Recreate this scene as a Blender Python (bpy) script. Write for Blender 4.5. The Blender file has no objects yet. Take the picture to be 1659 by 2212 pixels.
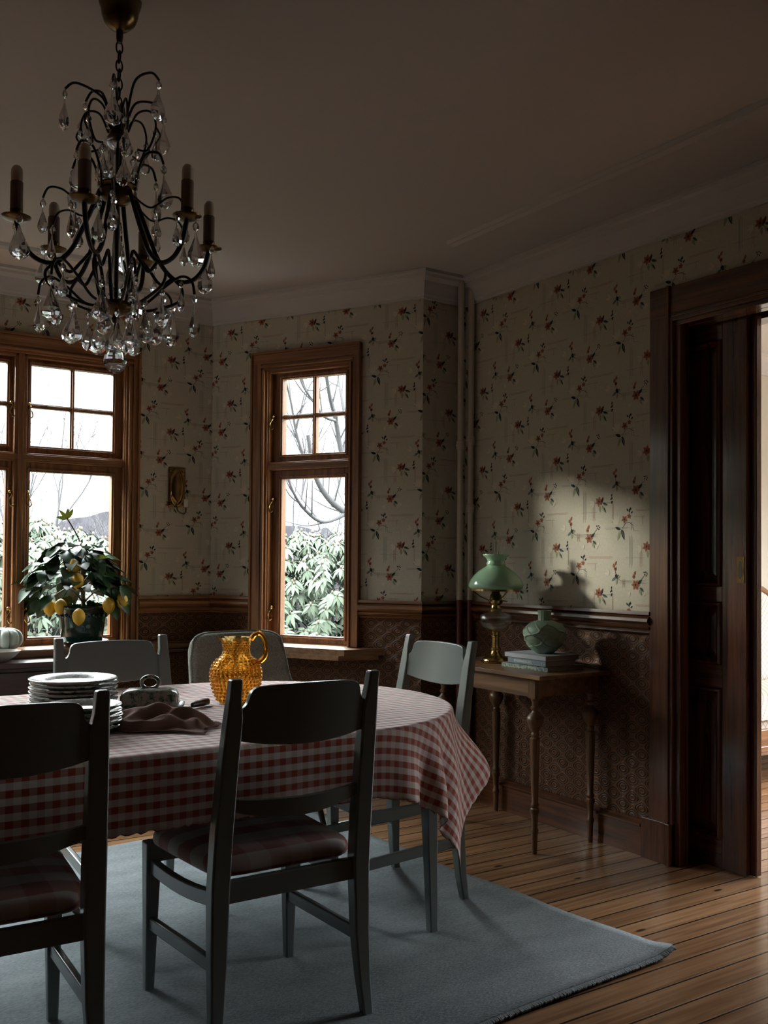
import bpy, bmesh, math, random
from math import sin, cos, pi, radians, sqrt, atan2, exp, floor, hypot
from mathutils import Vector, Matrix

SC = bpy.context.scene
COL = SC.collection
random.seed(11)

# ------------------------------------------------------------------ camera
RIGHT = Vector((0.8327, -0.5537, 0.0081)); UP = Vector((-0.0184, -0.0130, 0.9997)); FWD = Vector((0.5534, 0.8326, 0.0211))
cam = bpy.data.cameras.new('camera')
cam.sensor_fit = 'VERTICAL'; cam.sensor_height = 36.0; cam.sensor_width = 27.0
cam.lens = 34.132; cam.shift_y = 0.02965; cam.clip_start = 0.02; cam.clip_end = 300
cam_ob = bpy.data.objects.new('camera', cam); COL.objects.link(cam_ob)
cam_ob.matrix_world = Matrix(((RIGHT.x, UP.x, -FWD.x, 0), (RIGHT.y, UP.y, -FWD.y, 0), (RIGHT.z, UP.z, -FWD.z, 1.215), (0, 0, 0, 1)))
SC.camera = cam_ob

# ------------------------------------------------------------------ view, exposure, sky
SC.view_settings.view_transform = 'Standard'; SC.view_settings.look = 'None'
SC.view_settings.gamma = 1.0; SC.view_settings.use_curve_mapping = False
SC.view_settings.exposure = 0.36
SKY_STRENGTH = 29.0
W = bpy.data.worlds.new('overcast_sky'); SC.world = W; W.use_nodes = True
wn = W.node_tree; wn.nodes.clear()
wo = wn.nodes.new('ShaderNodeOutputWorld'); wb = wn.nodes.new('ShaderNodeBackground')
tc = wn.nodes.new('ShaderNodeTexCoord'); sx = wn.nodes.new('ShaderNodeSeparateXYZ'); cr = wn.nodes.new('ShaderNodeValToRGB')
wn.links.new(tc.outputs['Generated'], sx.inputs[0]); wn.links.new(sx.outputs['Z'], cr.inputs[0])
cr.color_ramp.elements[0].position = 0.0; LOWSKY = 0.09; cr.color_ramp.elements[0].color = (0.94, 0.975, 1.0, 1)
cr.color_ramp.elements[1].position = 1.0; cr.color_ramp.elements[1].color = (0.93, 0.97, 1.0, 1)
# overcast: the band of haze near the horizon is dimmer than the cloud above it
mr = wn.nodes.new('ShaderNodeMapRange'); mr.interpolation_type = 'SMOOTHSTEP'; wn.links.new(sx.outputs['Z'], mr.inputs[0])
mr.inputs[1].default_value = 0.16; mr.inputs[2].default_value = 0.42; mr.inputs[3].default_value = SKY_STRENGTH * LOWSKY; mr.inputs[4].default_value = SKY_STRENGTH
wn.links.new(cr.outputs[0], wb.inputs[0]); wn.links.new(mr.outputs[0], wb.inputs[1])
wn.links.new(wb.outputs[0], wo.inputs[0])
SUN = 5.0
SUN_DIR = Vector((0.596, -0.757, -0.267))
if SUN > 0:
    sl = bpy.data.lights.new('hazy_sun', 'SUN'); sl.energy = SUN; sl.angle = radians(5); sl.color = (1.0, 0.93, 0.82)
    so = bpy.data.objects.new('hazy_sun', sl); COL.objects.link(so); so.rotation_euler = SUN_DIR.to_track_quat('-Z', 'Y').to_euler()
try:
    SC.cycles.use_denoising = True
    SC.cycles.max_bounces = 10; SC.cycles.diffuse_bounces = 5; SC.cycles.glossy_bounces = 4
    SC.cycles.transmission_bounces = 8; SC.cycles.transparent_max_bounces = 10
    SC.cycles.caustics_reflective = False; SC.cycles.caustics_refractive = False
    SC.cycles.sample_clamp_indirect = 4.0
except Exception:
    pass

def portal(name, center, rz, w, h):
    """daylight portal just outside a window opening; faces into the room"""
    l = bpy.data.lights.new(name, 'AREA'); l.shape = 'RECTANGLE'; l.size = w; l.size_y = h; l.cycles.is_portal = True
    o = bpy.data.objects.new(name, l); COL.objects.link(o); o.location = center
    d = Vector((sin(rz), -cos(rz), 0))        # rz: rotation of the wall frame; inward = -local y
    o.rotation_euler = d.to_track_quat('-Z', 'Y').to_euler()
    return o

# ------------------------------------------------------------------ materials
def sock(node, name):
    return node.inputs[name]
def nmat(name):
    m = bpy.data.materials.new(name); m.use_nodes = True
    return m, m.node_tree, m.node_tree.nodes['Principled BSDF']
def P(name, col, rough=0.5, metal=0.0, spec=0.5, trans=0.0, ior=1.5, coat=0.0, var=0.0, vscale=20, bump=0.0, bscale=60, sheen=0.0, emit=None):
    m, nt, b = nmat(name)
    b.inputs['Base Color'].default_value = (*col, 1); b.inputs['Roughness'].default_value = rough
    b.inputs['Metallic'].default_value = metal; b.inputs['Specular IOR Level'].default_value = spec
    b.inputs['Transmission Weight'].default_value = trans; b.inputs['IOR'].default_value = ior
    b.inputs['Coat Weight'].default_value = coat; b.inputs['Coat Roughness'].default_value = 0.1
    b.inputs['Sheen Weight'].default_value = sheen
    L = nt.links
    if var or bump:
        t = nt.nodes.new('ShaderNodeTexCoord')
    if var:
        n = nt.nodes.new('ShaderNodeTexNoise'); n.inputs['Scale'].default_value = vscale; n.inputs['Detail'].default_value = 5
        L.new(t.outputs['Object'], n.inputs['Vector'])
        r = nt.nodes.new('ShaderNodeValToRGB'); L.new(n.outputs['Fac'], r.inputs[0])
        r.color_ramp.elements[0].position = 0.3; r.color_ramp.elements[1].position = 0.7
        r.color_ramp.elements[0].color = (*[c * (1 - var) for c in col], 1); r.color_ramp.elements[1].color = (*[min(1, c * (1 + var)) for c in col], 1)
        L.new(r.outputs[0], b.inputs['Base Color'])
    if bump:
        n2 = nt.nodes.new('ShaderNodeTexNoise'); n2.inputs['Scale'].default_value = bscale; n2.inputs['Detail'].default_value = 4
        L.new(t.outputs['Object'], n2.inputs['Vector'])
        bp = nt.nodes.new('ShaderNodeBump'); bp.inputs['Strength'].default_value = bump; bp.inputs['Distance'].default_value = 0.004
        L.new(n2.outputs['Fac'], bp.inputs['Height']); L.new(bp.outputs[0], b.inputs['Normal'])
    return m
def wood(name, dark, light, axis='z', rough=0.3, scale=9.0, chips=None, coat=0.0, stretch=14.0, spec=0.5):
    m, nt, b = nmat(name); L = nt.links
    t = nt.nodes.new('ShaderNodeTexCoord'); mp = nt.nodes.new('ShaderNodeMapping'); L.new(t.outputs['Object'], mp.inputs[0])
    s = [scale * stretch / 4] * 3; s['xyz'.index(axis)] = scale / 6
    mp.inputs['Scale'].default_value = s
    n = nt.nodes.new('ShaderNodeTexNoise'); n.inputs['Scale'].default_value = 1.0; n.inputs['Detail'].default_value = 7; n.inputs['Roughness'].default_value = 0.62; n.inputs['Distortion'].default_value = 0.6
    L.new(mp.outputs[0], n.inputs['Vector'])
    r = nt.nodes.new('ShaderNodeValToRGB'); L.new(n.outputs['Fac'], r.inputs[0])
    r.color_ramp.elements[0].position = 0.34; r.color_ramp.elements[1].position = 0.68
    r.color_ramp.elements[0].color = (*dark, 1); r.color_ramp.elements[1].color = (*light, 1)
    out = r.outputs[0]
    if chips:
        n3 = nt.nodes.new('ShaderNodeTexNoise'); n3.inputs['Scale'].default_value = 26; n3.inputs['Detail'].default_value = 3
        L.new(t.outputs['Object'], n3.inputs['Vector'])
        r3 = nt.nodes.new('ShaderNodeValToRGB'); L.new(n3.outputs['Fac'], r3.inputs[0])
        r3.color_ramp.elements[0].position = 0.70; r3.color_ramp.elements[1].position = 0.74
        mx = nt.nodes.new('ShaderNodeMixRGB'); L.new(r3.outputs[0], mx.inputs[0]); L.new(out, mx.inputs[1]); mx.inputs[2].default_value = (*chips, 1)
        out = mx.outputs[0]
    L.new(out, b.inputs['Base Color'])
    b.inputs['Roughness'].default_value = rough; b.inputs['Coat Weight'].default_value = coat; b.inputs['Coat Roughness'].default_value = 0.12
    b.inputs['Specular IOR Level'].default_value = spec
    bp = nt.nodes.new('ShaderNodeBump'); bp.inputs['Strength'].default_value = 0.12; bp.inputs['Distance'].default_value = 0.003
    L.new(n.outputs['Fac'], bp.inputs['Height']); L.new(bp.outputs[0], b.inputs['Normal'])
    return m
def math_node(nt, op, a, b=None, c=None):
    n = nt.nodes.new('ShaderNodeMath'); n.operation = op
    for i, v in enumerate((a, b, c)):
        if v is None: continue
        if isinstance(v, (int, float)): n.inputs[i].default_value = v
        else: nt.links.new(v, n.inputs[i])
    return n.outputs[0]

MD = {}
DK, LT = (0.05, 0.017, 0.009), (0.165, 0.064, 0.026)
MD['wood_z'] = wood('varnished_wood_upright', DK, LT, 'z', 0.22, coat=0.5)
MD['wood_x'] = wood('varnished_wood_level', DK, LT, 'x', 0.22, coat=0.5)
MD['win_z'] = wood('window_wood_upright', (0.11, 0.045, 0.018), (0.33, 0.155, 0.066), 'z', 0.38, spec=0.35)
MD['win_x'] = wood('window_wood_level', (0.11, 0.045, 0.018), (0.33, 0.155, 0.066), 'x', 0.38, spec=0.35)
MD['sill'] = wood('sill_wood', (0.16, 0.078, 0.035), (0.34, 0.185, 0.09), 'x', 0.35)
MD['side_x'] = wood('side_table_wood', (0.10, 0.048, 0.022), (0.26, 0.135, 0.06), 'y', 0.42)
MD['side_z'] = wood('side_table_leg_wood', (0.085, 0.043, 0.02), (0.21, 0.11, 0.05), 'z', 0.36)
MD['board'] = wood('sideboard_wood', (0.022, 0.010, 0.010), (0.06, 0.028, 0.024), 'x', 0.32)
MD['door_z'] = wood('door_wood_upright', (0.04, 0.0135, 0.009), (0.13, 0.045, 0.022), 'z', 0.2, scale=12, coat=0.6)
MD['door_x'] = wood('door_wood_level', (0.04, 0.0135, 0.009), (0.13, 0.045, 0.022), 'y', 0.2, scale=12, coat=0.6)
MD['paper'] = P('wallpaper_ground', (0.455, 0.425, 0.34), 0.75, spec=0.2, var=0.05, vscale=90)
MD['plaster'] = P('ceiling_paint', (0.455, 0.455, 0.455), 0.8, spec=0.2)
MD['crown'] = P('crown_paint', (0.46, 0.45, 0.44), 0.6)
MD['cream'] = P('next_room_cream', (0.72, 0.68, 0.58), 0.8)
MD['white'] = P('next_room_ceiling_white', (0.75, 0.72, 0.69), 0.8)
MD['orange'] = P('motif_rust', (0.26, 0.105, 0.058), 0.7, spec=0.1)
MD['maroon'] = P('motif_maroon', (0.10, 0.022, 0.018), 0.7, spec=0.1)
MD['dark'] = P('motif_dark_leaf', (0.018, 0.022, 0.02), 0.7, spec=0.1)
MD['teal'] = P('motif_teal_leaf', (0.11, 0.145, 0.13), 0.7, spec=0.1)
MD['sage'] = P('motif_sage_leaf', (0.25, 0.27, 0.17), 0.7, spec=0.1)
MD['pale'] = P('motif_pale_leaf', (0.55, 0.50, 0.40), 0.7, spec=0.1)
MD['rline'] = P('motif_rust_line', (0.33, 0.20, 0.135), 0.7, spec=0.1)
MD['tline'] = P('motif_grey_line', (0.25, 0.255, 0.205), 0.7, spec=0.1)

def lincrusta():
    m, nt, b = nmat('embossed_dado'); L = nt.links
    t = nt.nodes.new('ShaderNodeTexCoord'); s = nt.nodes.new('ShaderNodeSeparateXYZ'); L.new(t.outputs['Object'], s.inputs[0])
    u = math_node(nt, 'MULTIPLY', s.outputs['X'], 2 * pi / 0.105); v = math_node(nt, 'MULTIPLY', s.outputs['Z'], 2 * pi / 0.075)
    n = nt.nodes.new('ShaderNodeTexNoise'); n.inputs['Scale'].default_value = 40; L.new(t.outputs['Object'], n.inputs['Vector'])
    cu = math_node(nt, 'COSINE', u); cv = math_node(nt, 'COSINE', v)
    g = math_node(nt, 'ADD', cu, cv)                              # -2..2, ovals round every extremum
    a = math_node(nt, 'ABSOLUTE', g)
    ring = math_node(nt, 'SINE', math_node(nt, 'MULTIPLY', a, 8.0))
    fine = math_node(nt, 'MULTIPLY', math_node(nt, 'SINE', math_node(nt, 'MULTIPLY', a, 26.0)), 0.35)
    h = math_node(nt, 'ADD', ring, fine)
    h2 = math_node(nt, 'ADD', h, math_node(nt, 'MULTIPLY', n.outputs['Fac'], 0.8))
    mr = nt.nodes.new('ShaderNodeMapRange'); L.new(h2, mr.inputs[0]); mr.inputs[1].default_value = -1.0; mr.inputs[2].default_value = 1.7
    r = nt.nodes.new('ShaderNodeValToRGB'); L.new(mr.outputs[0], r.inputs[0])
    e = r.color_ramp.elements; e[0].color = (0.012, 0.006, 0.005, 1); e[1].color = (0.15, 0.066, 0.026, 1); e[0].position = 0.12; e[1].position = 0.8
    L.new(r.outputs[0], b.inputs['Base Color']); b.inputs['Roughness'].default_value = 0.42; b.inputs['Specular IOR Level'].default_value = 0.3
    bp = nt.nodes.new('ShaderNodeBump'); bp.inputs['Strength'].default_value = 0.55; bp.inputs['Distance'].default_value = 0.003
    L.new(h2, bp.inputs['Height']); L.new(bp.outputs[0], b.inputs['Normal'])
    return m
MD['dado'] = lincrusta()

def floor_mat():
    m, nt, b = nmat('pine_floorboards'); L = nt.links
    t = nt.nodes.new('ShaderNodeTexCoord'); s = nt.nodes.new('ShaderNodeSeparateXYZ'); L.new(t.outputs['Object'], s.inputs[0])
    w = 0.0991
    q = math_node(nt, 'DIVIDE', math_node(nt, 'SUBTRACT', s.outputs['Y'], 2.192), w)
    fr = math_node(nt, 'FRACT', q); bid = math_node(nt, 'FLOOR', q)
    gap = math_node(nt, 'SUBTRACT', 0.5, math_node(nt, 'ABSOLUTE', math_node(nt, 'SUBTRACT', fr, 0.5)))   # 0 at the seam
    gm = nt.nodes.new('ShaderNodeMapRange'); L.new(gap, gm.inputs[0]); gm.inputs[1].default_value = 0.018; gm.inputs[2].default_value = 0.045
    wn_ = nt.nodes.new('ShaderNodeTexWhiteNoise'); wn_.noise_dimensions = '1D'; L.new(bid, wn_.inputs['W'])
    cb = nt.nodes.new('ShaderNodeCombineXYZ'); L.new(math_node(nt, 'MULTIPLY', s.outputs['X'], 1.3), cb.inputs[0]); L.new(math_node(nt, 'MULTIPLY', s.outputs['Y'], 30), cb.inputs[1]); L.new(math_node(nt, 'MULTIPLY', bid, 3.7), cb.inputs[2])
    n = nt.nodes.new('ShaderNodeTexNoise'); n.inputs['Scale'].default_value = 1.6; n.inputs['Detail'].default_value = 6; n.inputs['Distortion'].default_value = 0.5; L.new(cb.outputs[0], n.inputs['Vector'])
    r = nt.nodes.new('ShaderNodeValToRGB'); L.new(n.outputs['Fac'], r.inputs[0])
    r.color_ramp.elements[0].position = 0.3; r.color_ramp.elements[1].position = 0.7
    r.color_ramp.elements[0].color = (0.20, 0.098, 0.046, 1); r.color_ramp.elements[1].color = (0.39, 0.22, 0.115, 1)
    hs = nt.nodes.new('ShaderNodeHueSaturation'); L.new(r.outputs[0], hs.inputs['Color'])
    L.new(math_node(nt, 'ADD', 0.78, math_node(nt, 'MULTIPLY', wn_.outputs['Value'], 0.42)), hs.inputs['Value'])
    # knots
    mp = nt.nodes.new('ShaderNodeMapping'); L.new(t.outputs['Object'], mp.inputs[0]); mp.inputs['Scale'].default_value = (2.6, 7.5, 1)
    vo = nt.nodes.new('ShaderNodeTexVoronoi'); vo.inputs['Scale'].default_value = 1.0; L.new(mp.outputs[0], vo.inputs['Vector'])
    kn = nt.nodes.new('ShaderNodeMapRange'); L.new(vo.outputs['Distance'], kn.inputs[0]); kn.inputs[1].default_value = 0.035; kn.inputs[2].default_value = 0.085
    mk = nt.nodes.new('ShaderNodeMixRGB'); L.new(kn.outputs[0], mk.inputs[0]); mk.inputs[1].default_value = (0.035, 0.014, 0.007, 1); L.new(hs.outputs[0], mk.inputs[2])
    # worn patches
    n2 = nt.nodes.new('ShaderNodeTexNoise'); n2.inputs['Scale'].default_value = 3.2; n2.inputs['Detail'].default_value = 8; n2.inputs['Roughness'].default_value = 0.7
    mp2 = nt.nodes.new('ShaderNodeMapping'); L.new(t.outputs['Object'], mp2.inputs[0]); mp2.inputs['Scale'].default_value = (0.8, 2.4, 1); L.new(mp2.outputs[0], n2.inputs['Vector'])
    wr = nt.nodes.new('ShaderNodeMapRange'); L.new(n2.outputs['Fac'], wr.inputs[0]); wr.inputs[1].default_value = 0.66; wr.inputs[2].default_value = 0.70; wr.inputs[4].default_value = 0.5
    mw = nt.nodes.new('ShaderNodeMixRGB'); L.new(wr.outputs[0], mw.inputs[0]); L.new(mk.outputs[0], mw.inputs[1]); mw.inputs[2].default_value = (0.40, 0.31, 0.22, 1)
    mg = nt.nodes.new('ShaderNodeMixRGB'); L.new(gm.outputs[0], mg.inputs[0]); mg.inputs[1].default_value = (0.008, 0.005, 0.004, 1); L.new(mw.outputs[0], mg.inputs[2])
    L.new(mg.outputs[0], b.inputs['Base Color'])
    rr = nt.nodes.new('ShaderNodeMapRange'); L.new(n2.outputs['Fac'], rr.inputs[0]); rr.inputs[3].default_value = 0.10; rr.inputs[4].default_value = 0.32
    L.new(rr.outputs[0], b.inputs['Roughness'])
    hh = math_node(nt, 'ADD', gm.outputs[0], math_node(nt, 'MULTIPLY', n2.outputs['Fac'], 0.5))
    bp = nt.nodes.new('ShaderNodeBump'); bp.inputs['Strength'].default_value = 0.35; bp.inputs['Distance'].default_value = 0.004
    L.new(hh, bp.inputs['Height']); L.new(bp.outputs[0], b.inputs['Normal'])
    return m
MD['floor'] = floor_mat()

def pane_mat():
    m = bpy.data.materials.new('window_glass'); m.use_nodes = True; nt = m.node_tree; nt.nodes.clear()
    o = nt.nodes.new('ShaderNodeOutputMaterial'); t = nt.nodes.new('ShaderNodeBsdfTransparent'); g = nt.nodes.new('ShaderNodeBsdfGlossy')
    t.inputs[0].default_value = (0.96, 0.98, 0.97, 1); g.inputs['Roughness'].default_value = 0.02
    f = nt.nodes.new('ShaderNodeFresnel'); f.inputs[0].default_value = 1.4
    mu = nt.nodes.new('ShaderNodeMath'); mu.operation = 'MULTIPLY'; mu.inputs[1].default_value = 0.12; nt.links.new(f.outputs[0], mu.inputs[0])
    x = nt.nodes.new('ShaderNodeMixShader'); nt.links.new(mu.outputs[0], x.inputs[0]); nt.links.new(t.outputs[0], x.inputs[1]); nt.links.new(g.outputs[0], x.inputs[2])
    nt.links.new(x.outputs[0], o.inputs[0])
    return m
MD['pane'] = pane_mat()
def glass_mat(name, col, clear=0.25, rough=0.0, ior=1.5):
    m = bpy.data.materials.new(name); m.use_nodes = True; nt = m.node_tree; nt.nodes.clear()
    o = nt.nodes.new('ShaderNodeOutputMaterial'); t = nt.nodes.new('ShaderNodeBsdfTransparent'); g = nt.nodes.new('ShaderNodeBsdfGlass')
    t.inputs[0].default_value = (*col, 1); g.inputs['Color'].default_value = (*col, 1); g.inputs['Roughness'].default_value = rough; g.inputs['IOR'].default_value = ior
    x = nt.nodes.new('ShaderNodeMixShader'); x.inputs[0].default_value = clear
    nt.links.new(g.outputs[0], x.inputs[1]); nt.links.new(t.outputs[0], x.inputs[2]); nt.links.new(x.outputs[0], o.inputs[0])
    return m
MD['crystal'] = glass_mat('cut_crystal', (0.97, 0.98, 1.0), 0.12, 0.0, 1.55)
MD['clear'] = glass_mat('clear_glass', (0.96, 0.97, 0.96), 0.45)
MD['amber'] = glass_mat('amber_glass', (0.97, 0.82, 0.52), 0.2, 0.0)
MD['amber_thick'] = glass_mat('amber_glass_handle', (0.95, 0.62, 0.2), 0.25, 0.02)

MD['paint'] = P('grey_green_paint', (0.175, 0.205, 0.195), 0.2, coat=0.0, bump=0.05, bscale=120)
MD['iron'] = P('dark_bronze', (0.03, 0.026, 0.022), 0.4, metal=0.7)
MD['brass'] = P('aged_brass', (0.50, 0.35, 0.13), 0.2, metal=1.0, var=0.25, vscale=30)
MD['sconce'] = P('sconce_brass', (0.26, 0.16, 0.06), 0.22, metal=1.0, var=0.3, vscale=25)
MD['brass_dark'] = P('dull_brass', (0.11, 0.07, 0.028), 0.3, metal=1.0, var=0.35, vscale=30)
MD['sleeve'] = P('candle_sleeve', (0.20, 0.13, 0.10), 0.6)
MD['bulb'] = P('frosted_bulb', (0.72, 0.62, 0.48), 0.25, trans=0.1)
MD['pipe_cream'] = P('pipe_cream', (0.50, 0.44, 0.35), 0.4)
MD['pipe_red'] = P('pipe_oxblood', (0.10, 0.022, 0.018), 0.35)
MD['opal'] = P('green_opal_glass', (0.33, 0.55, 0.37), 0.12, coat=0.4)
MD['vase'] = P('sage_ceramic', (0.20, 0.285, 0.20), 0.5, var=0.12, vscale=12)
MD['pumpkin'] = P('celadon_glaze', (0.42, 0.49, 0.43), 0.35, coat=0.2)
MD['bowl'] = P('grey_stoneware', (0.42, 0.41, 0.38), 0.5)
MD['pot'] = P('bottle_green_glaze', (0.008, 0.028, 0.020), 0.1, coat=0.5)
MD['leaf'] = P('lemon_leaf', (0.016, 0.042, 0.012), 0.42, spec=0.22, var=0.35, vscale=25)
MD['leaf_new'] = P('young_leaf', (0.46, 0.58, 0.07), 0.4)
MD['lemon'] = P('lemon_rind', (0.66, 0.40, 0.03), 0.42, bump=0.25, bscale=220)
MD['stem'] = P('bark_stem', (0.10, 0.075, 0.045), 0.7)
MD['napkin'] = P('mauve_linen', (0.235, 0.135, 0.105), 0.9, spec=0.1, bump=0.2, bscale=700)
MD['steel'] = P('blade_steel', (0.62, 0.63, 0.65), 0.25, metal=1.0)
MD['handle'] = P('dark_handle', (0.03, 0.014, 0.01), 0.4)
MD['wax'] = P('candle_wax', (0.62, 0.57, 0.50), 0.5)
MD['paperblock'] = P('book_pages', (0.35, 0.30, 0.27), 0.8)
MD['book_grey'] = P('grey_book_cloth', (0.34, 0.36, 0.40), 0.5)
MD['book_blue'] = P('slate_blue_cloth', (0.145, 0.20, 0.225), 0.5)
MD['lettering'] = P('white_lettering', (0.72, 0.74, 0.74), 0.6)
MD['carved'] = wood('sofa_walnut', (0.16, 0.07, 0.03), (0.36, 0.18, 0.085), 'x', 0.3)

def speckle(name, base, spot, scale, lo, hi, rough=0.2):
    m, nt, b = nmat(name); L = nt.links
    t = nt.nodes.new('ShaderNodeTexCoord'); n = nt.nodes.new('ShaderNodeTexNoise'); n.inputs['Scale'].default_value = scale; n.inputs['Detail'].default_value = 4; n.inputs['Roughness'].default_value = 0.7
    L.new(t.outputs['Object'], n.inputs['Vector']); r = nt.nodes.new('ShaderNodeValToRGB'); L.new(n.outputs['Fac'], r.inputs[0])
    r.color_ramp.elements[0].position = lo; r.color_ramp.elements[1].position = hi
    r.color_ramp.elements[0].color = (*base, 1); r.color_ramp.elements[1].color = (*spot, 1)
    L.new(r.outputs[0], b.inputs['Base Color']); b.inputs['Roughness'].default_value = rough; b.inputs['Coat Weight'].default_value = 0.08
    return m
MD['spatter'] = speckle('spatterware', (0.33, 0.315, 0.27), (0.03, 0.085, 0.045), 55, 0.47, 0.62)
MD['spatter_rim'] = speckle('spatter_plate', (0.27, 0.26, 0.225), (0.035, 0.085, 0.05), 42, 0.48, 0.60)
MD['book_flower'] = speckle('green_patterned_cover', (0.34, 0.37, 0.30), (0.05, 0.12, 0.10), 120, 0.45, 0.55, 0.5)

def gingham(name, period, white, red, hw, vw, axes='uv'):
    m, nt, b = nmat(name); L = nt.links
    t = nt.nodes.new('ShaderNodeTexCoord'); s = nt.nodes.new('ShaderNodeSeparateXYZ'); L.new(t.outputs['UV'], s.inputs[0])
    def stripe(o):
        f = math_node(nt, 'FRACT', math_node(nt, 'DIVIDE', o, period))
        d = math_node(nt, 'ABSOLUTE', math_node(nt, 'SUBTRACT', f, 0.5))
        mr = nt.nodes.new('ShaderNodeMapRange'); L.new(d, mr.inputs[0]); mr.inputs[1].default_value = 0.235; mr.inputs[2].default_value = 0.265
        return mr.outputs[0]
    a = math_node(nt, 'MULTIPLY', stripe(s.outputs['X']), vw); c = math_node(nt, 'MULTIPLY', stripe(s.outputs['Y']), hw)
    f = math_node(nt, 'ADD', a, c)
    mx = nt.nodes.new('ShaderNodeMixRGB'); L.new(f, mx.inputs[0]); mx.inputs[1].default_value = (*white, 1); mx.inputs[2].default_value = (*red, 1)
    n = nt.nodes.new('ShaderNodeTexNoise'); n.inputs['Scale'].default_value = 900; L.new(t.outputs['Object'], n.inputs['Vector'])
    bp = nt.nodes.new('ShaderNodeBump'); bp.inputs['Strength'].default_value = 0.15; bp.inputs['Distance'].default_value = 0.002
    L.new(n.outputs['Fac'], bp.inputs['Height']); L.new(bp.outputs[0], b.inputs['Normal'])
    L.new(mx.outputs[0], b.inputs['Base Color']); b.inputs['Roughness'].default_value = 0.85; b.inputs['Specular IOR Level'].default_value = 0.2; b.inputs['Sheen Weight'].default_value = 0.45; b.inputs['Sheen Roughness'].default_value = 0.45
    return m
MD['cloth'] = gingham('red_gingham', 0.034, (0.78, 0.69, 0.655), (0.36, 0.062, 0.034), 0.74, 0.28)
MD['seat'] = gingham('seat_check', 0.118, (0.58, 0.52, 0.50), (0.30, 0.06, 0.033), 0.72, 0.28)

def weave(name, c1, c2, sc, bump, rough=0.95, axis=(1, 3, 1)):
    m, nt, b = nmat(name); L = nt.links
    t = nt.nodes.new('ShaderNodeTexCoord'); mp = nt.nodes.new('ShaderNodeMapping'); L.new(t.outputs['Object'], mp.inputs[0]); mp.inputs['Scale'].default_value = axis
    n = nt.nodes.new('ShaderNodeTexNoise'); n.inputs['Scale'].default_value = sc; n.inputs['Detail'].default_value = 3; L.new(mp.outputs[0], n.inputs['Vector'])
    n2 = nt.nodes.new('ShaderNodeTexNoise'); n2.inputs['Scale'].default_value = 5; n2.inputs['Detail'].default_value = 4; L.new(mp.outputs[0], n2.inputs['Vector'])
    f = math_node(nt, 'ADD', math_node(nt, 'MULTIPLY', n.outputs['Fac'], 0.65), math_node(nt, 'MULTIPLY', n2.outputs['Fac'], 0.35))
    r = nt.nodes.new('ShaderNodeValToRGB'); L.new(f, r.inputs[0]); r.color_ramp.elements[0].position = 0.36; r.color_ramp.elements[1].position = 0.62
    r.color_ramp.elements[0].color = (*c1, 1); r.color_ramp.elements[1].color = (*c2, 1); L.new(r.outputs[0], b.inputs['Base Color'])
    bp = nt.nodes.new('ShaderNodeBump'); bp.inputs['Strength'].default_value = bump; bp.inputs['Distance'].default_value = 0.004
    L.new(n.outputs['Fac'], bp.inputs['Height']); L.new(bp.outputs[0], b.inputs['Normal']); b.inputs['Roughness'].default_value = rough; b.inputs['Specular IOR Level'].default_value = 0.1
    return m
MD['rug'] = weave('grey_blue_rug', (0.155, 0.178, 0.19), (0.26, 0.29, 0.305), 130, 0.7, axis=(0.7, 2.2, 1))
MD['tweed'] = weave('grey_green_tweed', (0.13, 0.14, 0.118), (0.31, 0.33, 0.28), 220, 0.4, axis=(0.6, 1, 2.0))
def damask():
    m, nt, b = nmat('sofa_diamond_cloth'); L = nt.links
    t = nt.nodes.new('ShaderNodeTexCoord'); s = nt.nodes.new('ShaderNodeSeparateXYZ'); L.new(t.outputs['Object'], s.inputs[0])
    y = math_node(nt, 'ADD', s.outputs['Z'], s.outputs['Y'])
    a = math_node(nt, 'SINE', math_node(nt, 'MULTIPLY', math_node(nt, 'ADD', s.outputs['X'], y), 150)); c = math_node(nt, 'SINE', math_node(nt, 'MULTIPLY', math_node(nt, 'SUBTRACT', s.outputs['X'], y), 150))
    f = math_node(nt, 'MAXIMUM', a, c)
    r = nt.nodes.new('ShaderNodeValToRGB'); L.new(f, r.inputs[0]); r.color_ramp.elements[0].position = 0.75; r.color_ramp.elements[1].position = 0.95
    r.color_ramp.elements[0].color = (0.62, 0.58, 0.52, 1); r.color_ramp.elements[1].color = (0.38, 0.32, 0.27, 1); L.new(r.outputs[0], b.inputs['Base Color']); b.inputs['Roughness'].default_value = 0.8
    return m
MD['damask'] = damask()
MD['rhodo'] = P('rhododendron_leaf', (0.050, 0.066, 0.046), 0.6, spec=0.15, var=0.3, vscale=3)
MD['bud'] = P('rhododendron_bud', (0.04, 0.03, 0.017), 0.6)
MD['twig'] = P('pale_bark', (0.022, 0.021, 0.0235), 0.9, var=0.2, vscale=8)
MD['twig_far'] = P('haze_tinted_twigs', (0.032, 0.0305, 0.034), 0.9)  # distance haze is put into the colour, paler than the near bark
MD['hedge'] = P('haze_tinted_hedge', (0.052, 0.049, 0.056), 1.0, spec=0.0, var=0.22, vscale=3)  # pale lavender tint stands in for haze over distance
MD['grass'] = P('garden_ground', (0.011, 0.015, 0.008), 0.95, var=0.3, vscale=6)

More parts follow.
